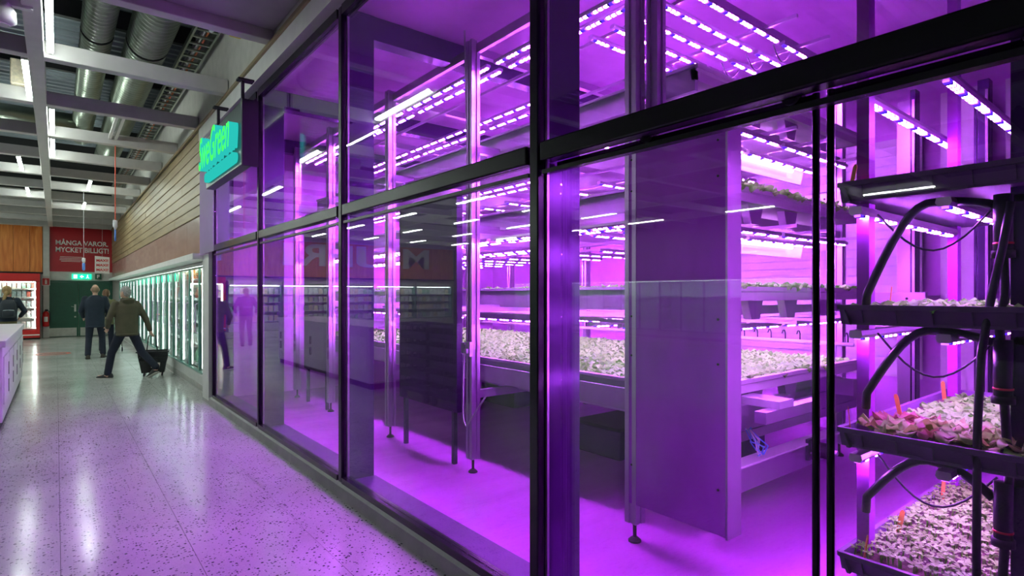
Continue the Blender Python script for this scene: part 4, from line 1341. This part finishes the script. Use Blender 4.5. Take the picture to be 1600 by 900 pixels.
fg = empty('fire_sign', (-0.42, ENDY - 0.16, 1.93), label='red square fire extinguisher sign with white border', cat='sign')
obj('plate', MB().box(0, 0.24, 0, 0.01, 0, 0.28), 'signwhite', fg)
obj('red_field', MB().box(0.018, 0.222, -0.004, 0, 0.018, 0.262), 'redmetal', fg)
mb = MB().box(0.09, 0.15, -0.008, -0.004, 0.05, 0.19)
mb.box(0.105, 0.135, -0.008, -0.004, 0.195, 0.225)
obj('extinguisher_pictogram', mb, 'signwhite', fg)

# red display fridge
rf = empty('red_fridge', (-0.46, ENDY - 0.15, 0), label='red drinks fridge with lit shelves under the orange boarding', cat='fridge')
W = 1.55
obj('base', MB().box(-W, 0, -0.75, 0, 0.06, 0.34), 'redmetal', rf)
obj('toe_kick', MB().box(-W, 0, -0.70, 0, 0.0, 0.06), 'matblack', rf)
obj('header', MB().box(-W, 0, -0.75, 0, 2.06, 2.34), 'redmetal', rf)
obj('header_dark_line', MB().box(-W, 0, -0.76, -0.75, 2.05, 2.065), 'matblack', rf)  # thin black line along the header's lower edge
for x in (-W, -0.10):
    obj('side', MB().box(x, x + 0.10, -0.75, 0, 0.34, 2.06), 'redmetal', rf)
obj('back_liner', MB().box(-W + 0.1, -0.1, -0.06, 0, 0.34, 2.06), 'cooler_in', rf)
obj('kick_line', MB().box(-W, 0, -0.757, -0.75, 0.14, 0.18), 'signwhite', rf)
RSH = [0.40, 0.78, 1.14, 1.50, 1.80]
for z in RSH:
    s = obj('shelf', MB().box(-W + 0.1, -0.1, -0.60, -0.06, z - 0.02, z), 'cooler_in', rf)
    obj('price_rail', MB().box(-W + 0.1, -0.1, -0.615, -0.60, z - 0.03, z + 0.02), 'signwhite', s)
for x in (-W + 0.12, -0.15):
    obj('light_strip', MB().box(x, x + 0.03, -0.68, -0.65, 0.40, 2.0), 'cooler_led', rf)
obj('lamp', MB().box(-W + 0.12, -0.12, -0.68, -0.64, 2.02, 2.05), 'cooler_led', rf)
obj('pane', MB().box(-W + 0.1, -0.1, -0.73, -0.72, 0.36, 2.05), 'coolglass', rf)


def carton_mesh(w, d, h, m):
    mb = MB().box(-w / 2, w / 2, -d / 2, d / 2, 0, h * 0.8)
    mb.prism([(-d / 2, h * 0.8), (d / 2, h * 0.8), (0.004, h * 0.96), (0.004, h), (-0.004, h), (-0.004, h * 0.96)], 0, -w / 2, w / 2)
    me = mb.mesh('carton')
    me.materials.append(M[m])
    return me


CART = [(carton_mesh(0.10, 0.10, h, m), nm) for h, m, nm in ((0.24, 'pk_white', 'white'), (0.22, 'pk_cream', 'cream'), (0.20, 'pk_green', 'green'), (0.23, 'pk_grey', 'grey'), (0.2, 'pk_red', 'red'))]
for s, z in enumerate(RSH):
    for q in range(10):
        me, cl = CART[rp.choice((0, 0, 1, 2, 3, 3, 4) if s > 2 else (0, 0, 0, 3, 2))]
        obj('drink_carton', me, None, None, (-0.46 - 0.18 - q * 0.130, ENDY - 0.15 - 0.5 + rp.uniform(-.02, .02), z + 0.001), None, label='%s drink carton on shelf %s of the red fridge' % (cl, ['one at the bottom', 'two', 'three', 'four', 'five at the top'][s]), cat='carton', group='cartons in the red fridge')

# dairy shelves and letters along the end wall (mirrored in the glass)
mj = empty('dairy_sign', (-12.3, ENDY - 0.14, 2.96), label='big white MEJERI capitals on the orange boarding, seen mirrored', cat='sign')
xx = 0.0
for ch, wl in zip('MEJERI', (1.55, 1.15, 1.0, 1.15, 1.3, 0.45)):
    me = fit(text_mesh(ch, 1.0, extrude=0.03, offset=0.02), w=wl, h=1.05)
    obj('letter', me, 'signwhite', mj, (xx, 0.0, 0.0), ROT_FACE_NEG_Y)
    xx += wl + 0.22


def make_dairy():
    c = empty('dairy_shelf', (0, 0, 0), label='open dairy shelf', cat='cooler', group='dairy shelves along the end wall')
    obj('base', MB().box(-2.2, 0, -0.85, 0, 0, 0.35), 'frame_grey', c)
    obj('back_liner', MB().box(-2.2, 0, -0.08, 0, 0.35, 2.0), 'cooler_in', c)
    obj('canopy', MB().box(-2.2, 0, -0.75, 0, 2.0, 2.2), 'offwhite', c)
    for x in (-2.2, -0.03):
        obj('side', MB().box(x, x + 0.03, -0.75, 0, 0.35, 2.0), 'greenframe', c)
    for z in (0.42, 0.85, 1.25, 1.62):
        obj('shelf', MB().box(-2.17, -0.03, -0.6, -0.08, z - 0.02, z), 'cooler_in', c)
    obj('lamp', MB().box(-2.1, -0.1, -0.70, -0.66, 1.97, 1.995), 'cooler_led', c)
    return c


dbase = None
for n in range(5):
    if dbase is None:
        dbase = make_dairy(); c = dbase
    else:
        c = copy_tree(dbase)
    c['label'] = 'open lit dairy shelf under the MEJERI letters, %s from the red fridge' % ['first', 'second', 'third', 'fourth', 'fifth'][n]
    c.location = (-2.1 - n * 2.25, ENDY - 0.15, 0)
    for s, z in enumerate((0.42, 0.85, 1.25, 1.62)):
        for q in range(9):
            me, cl = CART[rp.choice((0, 0, 1, 1, 3, 2))]
            o = obj('milk_carton', me, None, None, (-2.1 - n * 2.25 - 0.15 - q * 0.235, ENDY - 0.15 - 0.48, z + 0.001), None, label='%s milk carton on the %s dairy shelf unit from the red fridge, %s board' % (cl, ['first', 'second', 'third', 'fourth', 'fifth'][n], ['lowest', 'second', 'third', 'top'][s]), cat='carton', group='cartons on the dairy shelves')
            o.scale = (1.5, 1.2, 1.15)

# ---- low white cabinet at the left edge, crates beyond the frame that mirror in the glass
cb = empty('display_cabinet', (-0.99, 11.4, 0), label='low white display cabinet at the left edge of the view', cat='cabinet')
obj('body', MB().box(-0.50, 0.50, -2.5, 2.5, 0.10, 0.98), 'cabinet', cb, bevel=0.01)
obj('plinth', MB().box(-0.47, 0.47, -2.47, 2.47, 0.0, 0.10), 'matblack', cb)
obj('top_rim', MB().box(-0.53, 0.53, -2.53, 2.53, 0.98, 1.06), 'cabinet', cb, bevel=0.01)
for q in range(5):
    y0 = -2.4 + q * 0.98
    p = obj('vent_panel', MB().box(0.50, 0.512, y0, y0 + 0.86, 0.30, 0.86), 'plastic_white', cb)
    for s in range(2):
        obj('grille', MB().box(0.512, 0.516, y0 + 0.72, y0 + 0.80, 0.36 + 0.22 * s, 0.52 + 0.22 * s), 'fin', p)


def crate():
    mb = MB()
    w, d, h, t = 0.40, 0.40, 0.19, 0.015
    mb.box(-w, 0, 0, d, 0, t)
    for x in (-w, -t):
        mb.box(x, x + t, 0, d, t, t + 0.05); mb.box(x, x + t, 0, d, h - 0.045, h)
        for k in range(5):
            y0 = k * (d - 0.02) / 4
            mb.box(x, x + t, y0, y0 + 0.02, t + 0.05, h - 0.045)
    for y in (0, d - t):
        mb.box(-w + t, -t, y, y + t, t, t + 0.05); mb.box(-w + t, -t, y, y + t, h - 0.045, h)
        for k in range(1, 4):
            x0 = -w + k * (w - 0.02) / 4
            mb.box(x0, x0 + 0.02, y, y + t, t + 0.05, h - 0.045)
    me = mb.mesh('crate')
    me.materials.append(M['crate'])
    return me


CR = crate()
for g, y0 in enumerate((6.35, 7.25)):
    dl = empty('crate_dolly', (-0.8, y0 + 0.4, 0.0), label='wheeled base under the dark crates mirrored in the glass, %s one' % ['near', 'far'][g], cat='dolly')
    obj('deck', MB().box(-0.22, 0.22, -0.42, 0.42, 0.14, 0.20), 'matblack', dl, bevel=0.01)
    for sx in (-0.16, 0.16):
        for sy in (-0.34, 0.34):
            obj('wheel', MB().cyl((sx - 0.02, sy, 0.07), (sx + 0.02, sy, 0.07), 0.07, n=14), 'hose', dl)
    for st in range(2):
        for k in range(5):
            obj('milk_crate', CR, None, None, (-0.6, y0 + 0.41 * st, 0.20 + 0.195 * k), None, label='dark plastic crate stacked on the %s dolly, mirrored in the glass' % ['near', 'far'][g], cat='crate', group='stacked crates on the %s dolly' % ['near', 'far'][g])

# ---- floor sticker
fsx = empty('floor_sticker', (-0.08, 19.7, 0.0), label='faded red oval sticker on the terrazzo floor', cat='sticker')
obj('ring', MB().loft([[(rr * math.cos(a * PI / 20), rr * 1.15 * math.sin(a * PI / 20), z) for a in range(40)] for rr, z in ((0.40, 0.0005), (0.40, 0.002), (0.30, 0.002), (0.30, 0.0005))], cap=False), 'decal', fsx)
obj('bar', MB().box(-0.22, 0.22, -0.06, 0.06, 0.0005, 0.002), 'decal', fsx)

# ---- red cords with pendants
for q, (x, y, zt, zb, zl, lab) in enumerate(((0.78, 11.74, 4.13, 2.86, 2.50, 'long red cord with a white and blue pendant above the aisle'), (0.525, 17.5, 4.13, 2.50, 2.18, 'thin cord with a blue pendant in front of the red board'))):
    c = empty('cord_pendant', (x, y, zl), label=lab, cat='pendant')
    obj('cord', MB().cyl((0, 0, zb - zl), (0, 0, zt - zl), 0.008 if q == 0 else 0.004, n=6), 'cordred' if q == 0 else 'greywire', c)
    h = zb - zl
    obj('holder', MB().loft([[(r * math.cos(a * PI / 6), r * math.sin(a * PI / 6), z) for a in range(12)] for r, z in ((0.012, h * 0.55), (0.035, h * 0.7), (0.035, h * 0.97), (0.01, h))]), 'plastic_white', c, smooth=True)
    obj('blade', MB().loft([[(r * math.cos(a * PI / 6), r * math.sin(a * PI / 6), z) for a in range(12)] for r, z in ((0.008, 0), (0.03 if q else 0.014, h * 0.1), (0.03 if q else 0.012, h * 0.58))]), 'tagblue', c, smooth=True)


# ================================================================ PEOPLE
def remeshed(name, mb, voxel, smooth_it=2):
    me = mb.mesh(name)
    o = bpy.data.objects.new(name, me)
    COL.objects.link(o)
    r = o.modifiers.new('r', 'REMESH'); r.mode = 'VOXEL'; r.voxel_size = voxel
    s = o.modifiers.new('s', 'SMOOTH'); s.iterations = smooth_it; s.factor = 0.5
    dg = bpy.context.evaluated_depsgraph_get()
    out = bpy.data.meshes.new_from_object(o.evaluated_get(dg))
    bpy.data.objects.remove(o)
    out.polygons.foreach_set('use_smooth', [True] * len(out.polygons))
    return out


def torso_rings(rows, lean, grow=0.0, n=20):
    rings = []
    for z, rx, ry, yo in rows:
        cy_ = yo + lean * (z - 0.95)
        rings.append([((rx + grow) * math.copysign(abs(math.cos(a)) ** 0.8, math.cos(a)), cy_ + (ry + grow) * math.copysign(abs(math.sin(a)) ** 0.8, math.sin(a)), z) for a in [2 * PI * k / n for k in range(n)]])
    return rings


def hand(mb, wrist, direc, side, curl):
    """palm, four unequal bent fingers and a thumb leaving the side of the palm"""
    w = Vector(wrist); d = Vector(direc).normalized()
    lat = Vector((0, 1, 0)) - d * d.y           # finger row runs fore-aft for a hanging arm
    if lat.length < 0.2: lat = Vector((1, 0, 0))
    lat.normalize()
    inn = d.cross(lat) * (1 if side > 0 else -1)
    pc = w + d * 0.05
    mb.capsule(w, w + d * 0.075 + lat * 0.018, 0.026, 0.022)
    mb.capsule(w, w + d * 0.075 - lat * 0.020, 0.026, 0.020)
    for k, ln in enumerate((0.062, 0.072, 0.066, 0.052)):
        b = w + d * 0.078 + lat * (0.030 - 0.0205 * k)
        m1 = b + d * ln * 0.5 + inn * 0.012 * curl
        e = m1 + d * ln * 0.45 * (1 - 0.4 * curl) + inn * 0.026 * curl
        mb.capsule(b, m1, 0.0092, 0.0085, 8)
        mb.capsule(m1, e, 0.0085, 0.007, 8)
    b = w + d * 0.03 + lat * 0.03
    m1 = b + d * 0.03 + lat * 0.025 + inn * 0.012
    mb.capsule(b, m1, 0.0125, 0.010, 8)
    mb.capsule(m1, m1 + d * 0.028 + lat * 0.006 + inn * 0.008, 0.010, 0.008, 8)


def person(loc, rz, scale, label, pose, mats, jacket_hem=0.80, hood=False, hair='short', wide=1.0, group=None):
    P_ = empty('person', loc, rz, label=label, cat='person')
    P_.scale = (scale, scale, scale)
    lean = pose.get('lean', 0.0)
    fl, fr = pose['feet']                         # (x, y, heel lift)
    kl, kr = pose['knees']
    el, wl = pose['arm_l']
    er, wr_ = pose['arm_r']
    hy = lean * 0.45
    sh = {-1: Vector((-0.185 * wide, hy, 1.41)), 1: Vector((0.185 * wide, hy, 1.41))}
    hip = {-1: Vector((-0.09, 0, 0.91)), 1: Vector((0.09, 0, 0.91))}
    knee = {-1: Vector(kl), 1: Vector(kr)}
    foot = {-1: fl, 1: fr}
    yaw = pose.get('foot_yaw', (0, 0))
    body = MB()
    rows = [(0.84, 0.14, 0.10, 0), (0.95, 0.16, 0.112, 0), (1.08, 0.14, 0.10, 0), (1.25, 0.16 * wide, 0.115, 0), (1.38, 0.175 * wide, 0.105, 0), (1.445, 0.12, 0.08, 0), (1.50, 0.055, 0.058, 0.005)]
    body.loft(torso_rings(rows, lean))
    hc = Vector((0, hy + 0.03 + pose.get('head_fwd', 0), 1.635))
    body.capsule((0, hy, 1.44), hc - Vector((0, 0.012, 0.08)), 0.055, 0.052)
    hr = Euler((pose.get('nod', 0), 0, pose.get('head_turn', 0))).to_matrix()
    body.ell(hc, 0.076, 0.092, 0.115, rot=hr)
    body.ell(hc + hr @ Vector((0, 0.035, -0.055)), 0.055, 0.06, 0.06, rot=hr)
    body.capsule(hc + hr @ Vector((0, 0.088, 0.012)), hc + hr @ Vector((0, 0.108, -0.022)), 0.010, 0.014, 8)     # nose
    body.capsule(hc + hr @ Vector((-0.02, 0.092, -0.058)), hc + hr @ Vector((0.02, 0.092, -0.058)), 0.008, 0.008, 8)  # lips
    for s in (-1, 1):
        body.ell(hc + hr @ Vector((s * 0.030, 0.080, 0.012)), 0.014, 0.012, 0.010, rot=hr)
        body.ell(hc + hr @ Vector((s * 0.079, -0.008, -0.008)), 0.011, 0.022, 0.034, rot=hr)
        e = Vector(el if s < 0 else er); w = Vector(wl if s < 0 else wr_)
        body.capsule(sh[s], e, 0.050, 0.040)
        body.capsule(e, w, 0.040, 0.027)
        hand(body, w, w - e, s, 0.7)
        body.capsule(hip[s], knee[s], 0.082, 0.055)
        fx, fy, lift = foot[s]
        ank = Vector((fx, fy - 0.03, 0.085 + lift))
        body.capsule(knee[s], ank, 0.054, 0.038)
        fa = yaw[0 if s < 0 else 1]
        toe = Vector((fx - math.sin(fa) * 0.15, fy + math.cos(fa) * 0.15, 0.04))
        body.capsule(ank - Vector((0, 0, 0.035)), toe, 0.036, 0.028)
    obj('body', remeshed('body', body, 0.0085), mats['skin'], P_)
    # jacket
    jk = MB()
    rows = [(jacket_hem, 0.178, 0.130, 0), (jacket_hem + 0.05, 0.186, 0.138, 0), (1.05, 0.178 * wide, 0.132, 0), (1.25, 0.188 * wide, 0.138, 0), (1.38, 0.196 * wide, 0.126, 0), (1.45, 0.135, 0.10, 0), (1.50, 0.075, 0.078, 0.005)]
    jk.loft(torso_rings(rows, lean))
    for s in (-1, 1):
        e = Vector(el if s < 0 else er); w = Vector(wl if s < 0 else wr_)
        jk.capsule(sh[s] - Vector((s * 0.01, 0, 0)), e, 0.074, 0.060)
        jk.capsule(e, e + (w - e) * 0.95, 0.060, 0.046)
    if hood:
        jk.ell((0, hy - 0.085, 1.475), 0.12, 0.055, 0.065)
        jk.capsule((-0.09, hy - 0.05, 1.50), (0.09, hy - 0.05, 1.50), 0.04, 0.04)
    obj('jacket', remeshed('jacket', jk, 0.012, 3), mats['jacket'], P_)
    hem = MB().loft(torso_rings([(jacket_hem - 0.01, 0.176, 0.128, 0), (jacket_hem - 0.012, 0.187, 0.139, 0), (jacket_hem + 0.035, 0.191, 0.143, 0), (jacket_hem + 0.04, 0.18, 0.132, 0)], lean))
    obj('hem_band', hem, mats['jacket'], P_, smooth=True)
    # trousers
    ts = MB()
    ts.loft(torso_rings([(0.80, 0.15, 0.115, 0), (0.90, 0.172, 0.125, 0), (1.0, 0.165, 0.12, 0)], lean))
    for s in (-1, 1):
        ts.capsule(hip[s], knee[s], 0.103, 0.074)
        fx, fy, lift = foot[s]
        ank = Vector((fx, fy - 0.03, 0.115 + lift))
        ts.capsule(knee[s], ank, 0.074, 0.066)
    obj('trousers', remeshed('trousers', ts, 0.012, 3), mats['trousers'], P_)
    for s in (-1, 1):
        fx, fy, lift = foot[s]
        fa = yaw[0 if s < 0 else 1]
        mb = MB()
        prof = [(-0.10, 0.030, 0.085), (-0.085, 0.040, 0.105), (-0.02, 0.044, 0.115), (0.05, 0.047, 0.085), (0.12, 0.050, 0.062), (0.17, 0.042, 0.050), (0.195, 0.018, 0.035)]
        pitch = -min(0.9, lift * 4.5)
        mtx = Matrix.Translation((fx, fy, 0)) @ Matrix.Rotation(fa, 4, 'Z') @ Matrix.Translation((0, 0.14, 0.0)) @ Matrix.Rotation(pitch, 4, 'X') @ Matrix.Translation((0, -0.14, 0.0))
        rings = []
        for y, w, h in prof:
            rings.append([mtx @ Vector(p) for p in ((-w, y, 0.014), (-w, y, h * 0.45), (-w * 0.6, y, h * 0.9), (0, y, h), (w * 0.6, y, h * 0.9), (w, y, h * 0.45), (w, y, 0.014))])
        mb.loft(rings)
        so = obj('shoe', mb, mats['shoe'], P_, smooth=True)
        mb = MB()
        mb.loft([[mtx @ Vector(p) for p in ((-w - 0.003, y, 0.0), (-w - 0.003, y, 0.018), (w + 0.003, y, 0.018), (w + 0.003, y, 0.0))] for y, w, h in prof])
        obj('sole', mb, mats.get('sole', 'offwhite'), so)
    # hair
    hb = MB()
    if hair == 'short':
        hb.ell(hc + hr @ Vector((0, -0.012, 0.022)), 0.083, 0.094, 0.106, 20, 12, hr)
        hb.ell(hc + hr @ Vector((0, -0.045, -0.030)), 0.070, 0.060, 0.060, 16, 10, hr)
    elif hair == 'cropped':
        hb.ell(hc + hr @ Vector((0, -0.020, -0.005)), 0.080, 0.080, 0.085, 20, 12, hr)
    else:
        hb.ell(hc + hr @ Vector((0, -0.014, 0.022)), 0.087, 0.098, 0.108, 20, 12, hr)
        hb.ell(hc + hr @ Vector((0, -0.045, -0.03)), 0.075, 0.062, 0.07, 16, 10, hr)
        if hair == 'tail':
            hb.tube([hc + Vector(p) for p in ((-0.01, -0.10, -0.02), (-0.03, -0.14, -0.06), (-0.05, -0.145, -0.14), (-0.07, -0.16, -0.23), (-0.08, -0.165, -0.30))], [0.028, 0.036, 0.036, 0.028, 0.008], 10)
    obj('hair', remeshed('hair', hb, 0.009, 1), mats['hair'], P_)
    return P_


# man in olive hooded jacket, long stride, pulling the basket
man = person((1.05, 13.05, 0), math.radians(22), 1.0, 'grey haired person in olive hooded jacket and dark trousers striding with a pulled basket',
             {'lean': 0.06, 'feet': ((-0.20, 0.30, 0.0), (0.32, -0.36, 0.10)), 'knees': ((-0.15, 0.24, 0.49), (0.21, -0.10, 0.50)), 'arm_l': ((-0.30, 0.02, 1.14), (-0.24, 0.20, 0.98)), 'arm_r': ((0.31, -0.06, 1.13), (0.35, -0.14, 0.90)),
              'head_turn': 0.35, 'foot_yaw': (0.55, 0.2)}, {'skin': 'skin', 'jacket': 'olive', 'trousers': 'trouser', 'shoe': 'shoe', 'hair': 'hair_grey'}, 0.83, True, 'short', 1.08)
# man in dark jacket walking away
person((0.76, 17.7, 0), math.radians(-6), 1.055, 'balding person in dark navy jacket and work trousers walking towards the green doors',
       {'lean': 0.02, 'feet': ((-0.13, -0.10, 0.0), (0.15, 0.12, 0.0)), 'knees': ((-0.12, 0.02, 0.49), (0.13, 0.10, 0.50)), 'arm_l': ((-0.27, -0.01, 1.13), (-0.24, 0.18, 0.98)), 'arm_r': ((0.27, 0.0, 1.13), (0.22, 0.20, 0.99)), 'foot_yaw': (0.1, -0.1)},
       {'skin': 'skin', 'jacket': 'navy', 'trousers': 'trouser', 'shoe': 'brownboot', 'hair': 'hair_short', 'sole': 'matblack'}, 0.74, False, 'cropped', 1.08)
# person mostly hidden in front of him, pushing a trolley
person((1.06, 19.05, 0), math.radians(-4), 0.99, 'brown haired person mostly hidden beyond the navy jacket, pushing a shopping trolley',
       {'lean': 0.03, 'feet': ((-0.10, -0.05, 0.0), (0.12, 0.14, 0.0)), 'knees': ((-0.10, 0.04, 0.49), (0.11, 0.10, 0.50)), 'arm_l': ((-0.26, 0.06, 1.15), (-0.20, 0.30, 1.04)), 'arm_r': ((0.26, 0.06, 1.15), (0.20, 0.30, 1.04))},
       {'skin': 'skin', 'jacket': 'khaki', 'trousers': 'trouser', 'shoe': 'shoe', 'hair': 'hair_brown'}, 0.80, False, 'long', 0.95)
# woman with backpack at the left edge
wom = person((-0.95, 18.75, 0), math.radians(8), 1.03, 'person with blond ponytail, black jacket, backpack and khaki trousers by the red fridge',
             {'lean': 0.02, 'feet': ((-0.14, 0.22, 0.0), (0.10, -0.02, 0.0)), 'knees': ((-0.11, 0.16, 0.50), (0.11, 0.04, 0.49)), 'arm_l': ((-0.31, -0.01, 1.16), (-0.30, 0.16, 1.02)), 'arm_r': ((0.32, -0.02, 1.15), (0.26, 0.14, 1.02))},
             {'skin': 'skin', 'jacket': 'navy', 'trousers': 'khaki', 'shoe': 'shoe', 'hair': 'hair_blond'}, 0.92, False, 'tail', 1.05)
bp = empty('backpack', (-0.95, 18.75, 0), math.radians(8), label='dark nylon backpack worn over the black jacket', cat='backpack')
bp.scale = (1.03, 1.03, 1.03)
mb = MB()
mb.loft([[(w * math.copysign(abs(math.cos(a)) ** 0.6, math.cos(a)), -0.20 + d * math.copysign(abs(math.sin(a)) ** 0.6, math.sin(a)), z) for a in [2 * PI * k / 18 for k in range(18)]] for z, w, d in ((1.00, 0.11, 0.05), (1.02, 0.145, 0.085), (1.15, 0.155, 0.10), (1.32, 0.145, 0.085), (1.41, 0.11, 0.06), (1.43, 0.06, 0.03))])
sk = obj('sack', mb, 'backpack', bp, smooth=True)
obj('front_pocket', MB().loft([[(w * math.cos(a), -0.29 + d * math.sin(a), z) for a in [2 * PI * k / 14 for k in range(14)]] for z, w, d in ((1.02, 0.09, 0.02), (1.04, 0.115, 0.045), (1.16, 0.115, 0.045), (1.19, 0.08, 0.02))]), 'backpack', bp, smooth=True)
obj('zip', MB().tube([(-0.10, -0.315, 1.175), (0, -0.338, 1.185), (0.10, -0.315, 1.175)], 0.005, 6), 'pk_grey', bp)
for s in (-1, 1):
    obj('strap', MB().tube([(s * 0.09, -0.14, 1.38), (s * 0.11, -0.08, 1.475), (s * 0.12, 0.06, 1.46), (s * 0.13, 0.135, 1.33), (s * 0.14, 0.10, 1.12), (s * 0.15, -0.10, 1.04)], 0.018, 6), 'matblack', bp, smooth=True)

# wheeled basket
bk = empty('shopping_basket', (1.50, 13.22, 0), math.radians(-10), label='black wheeled shopping basket with a red and white sticker', cat='basket')
mb = MB()
B0, B1 = (0.19, 0.15), (0.255, 0.20)
z0, z1 = 0.07, 0.47
t = 0.012
sides = [((-1, -1), (1, -1)), ((1, -1), (1, 1)), ((1, 1), (-1, 1)), ((-1, 1), (-1, -1))]


def bpt(s, z, k=0.0):
    f = (z - z0) / (z1 - z0)
    return Vector((s[0] * (B0[0] + (B1[0] - B0[0]) * f - k), s[1] * (B0[1] + (B1[1] - B0[1]) * f - k), z))


for a, b in sides:
    for za, zb in ((z0, 0.30), (0.335, 0.37), (0.40, z1)):
        mb.loft([[bpt(a, za), bpt(a, zb), bpt(a, zb, t), bpt(a, za, t)], [bpt(b, za), bpt(b, zb), bpt(b, zb, t), bpt(b, za, t)]])
    for k in range(13):
        f = k / 12
        pa = bpt(a, 0.29).lerp(bpt(b, 0.29), f); pb = bpt(a, 0.41).lerp(bpt(b, 0.41), f)
        mb.cyl(pa * 0.985 + Vector((0, 0, 0.29 * 0.015)), pb * 0.985 + Vector((0, 0, 0.41 * 0.015)), 0.007, n=5)
mb.box(-B0[0], B0[0], -B0[1], B0[1], z0, z0 + 0.012)
obj('tub', mb, 'basket', bk)
rim = MB()
for a, b in sides:
    rim.loft([[bpt(a, z1, -0.022), bpt(a, z1, -0.022) + Vector((0, 0, 0.022)), bpt(a, z1, 0.01) + Vector((0, 0, 0.022)), bpt(a, z1, 0.01)], [bpt(b, z1, -0.022), bpt(b, z1, -0.022) + Vector((0, 0, 0.022)), bpt(b, z1, 0.01) + Vector((0, 0, 0.022)), bpt(b, z1, 0.01)]])
obj('rim', rim, 'basket', bk)
for sx in (-0.15, 0.15):
    for sy in (-0.11, 0.11):
        obj('wheel', MB().cyl((sx - 0.012, sy, 0.036), (sx + 0.012, sy, 0.036), 0.035, n=12), 'hose', bk)
st = obj('sticker', MB().add([bpt((-0.15, -1), 0.17) + Vector((0.0, -0.003, 0)), bpt((0.55, -1), 0.17) + Vector((0, -0.003, 0)), bpt((0.55, -1), 0.265) + Vector((0, -0.003, 0)), bpt((-0.15, -1), 0.265) + Vector((0, -0.003, 0))], [(0, 1, 2, 3)]), 'signwhite', bk)
me = fit(text_mesh('MAXI', 0.1, extrude=0.001, offset=0.003), w=0.12, h=0.05)
obj('lettering', me, 'redmetal', st, (-0.02, -0.180, 0.193), (PI / 2 + 0.12, 0, 0))
obj('pull_handle', MB().tube([(-0.10, -0.19, 0.48), (-0.07, -0.145, 0.80), (0.04, -0.145, 0.80), (0.08, -0.19, 0.48)], 0.010, 8), 'basket', bk, smooth=True)

# wire trolley ahead of the hidden person
wt = empty('shopping_trolley', (1.22, 19.75, 0), label='wire shopping trolley with a green bag, pushed ahead of the hidden person', cat='trolley')
mb = MB()
for k in range(9):
    f = k / 8
    for sy in (-1, 1):
        pass
    x = -0.22 + 0.44 * f
    mb.tube([(x, -0.36, 0.95), (x, -0.30, 0.55), (x, 0.36, 0.60), (x, 0.42, 0.90)], 0.005, 5)
for z, e in ((0.95, 0.0), (0.80, 0.02), (0.66, 0.04)):
    mb.tube([(-0.22, -0.36 + e, z), (0.22, -0.36 + e, z), (0.22, 0.42 - e, z - 0.04), (-0.22, 0.42 - e, z - 0.04), (-0.22, -0.36 + e, z)], 0.006, 5)
obj('wire_basket', mb, 'steel', wt)
obj('push_bar', MB().cyl((-0.26, -0.42, 1.02), (0.26, -0.42, 1.02), 0.016, n=10), 'redplastic', wt)
fr = MB()
for sx in (-0.22, 0.22):
    fr.tube([(sx, -0.42, 1.02), (sx, -0.36, 0.92), (sx * 1.05, -0.32, 0.14), (sx * 0.8, 0.42, 0.14)], 0.012, 6)
obj('chassis', fr, 'steel', wt, smooth=True)
for sx, sy in ((-0.23, -0.32), (0.23, -0.32), (-0.18, 0.42), (0.18, 0.42)):
    obj('wheel', MB().cyl((sx - 0.014, sy, 0.062), (sx + 0.014, sy, 0.062), 0.06, n=14), 'hose', wt)
gb = obj('shopping_bag', bag_mesh(0.34, 0.26, 0.34, 3).mesh('bag', True), 'badge' if False else 'pk_green', None, (1.22, 19.7, 0.615), label='green bag lying in the wire shopping trolley', cat='bag')
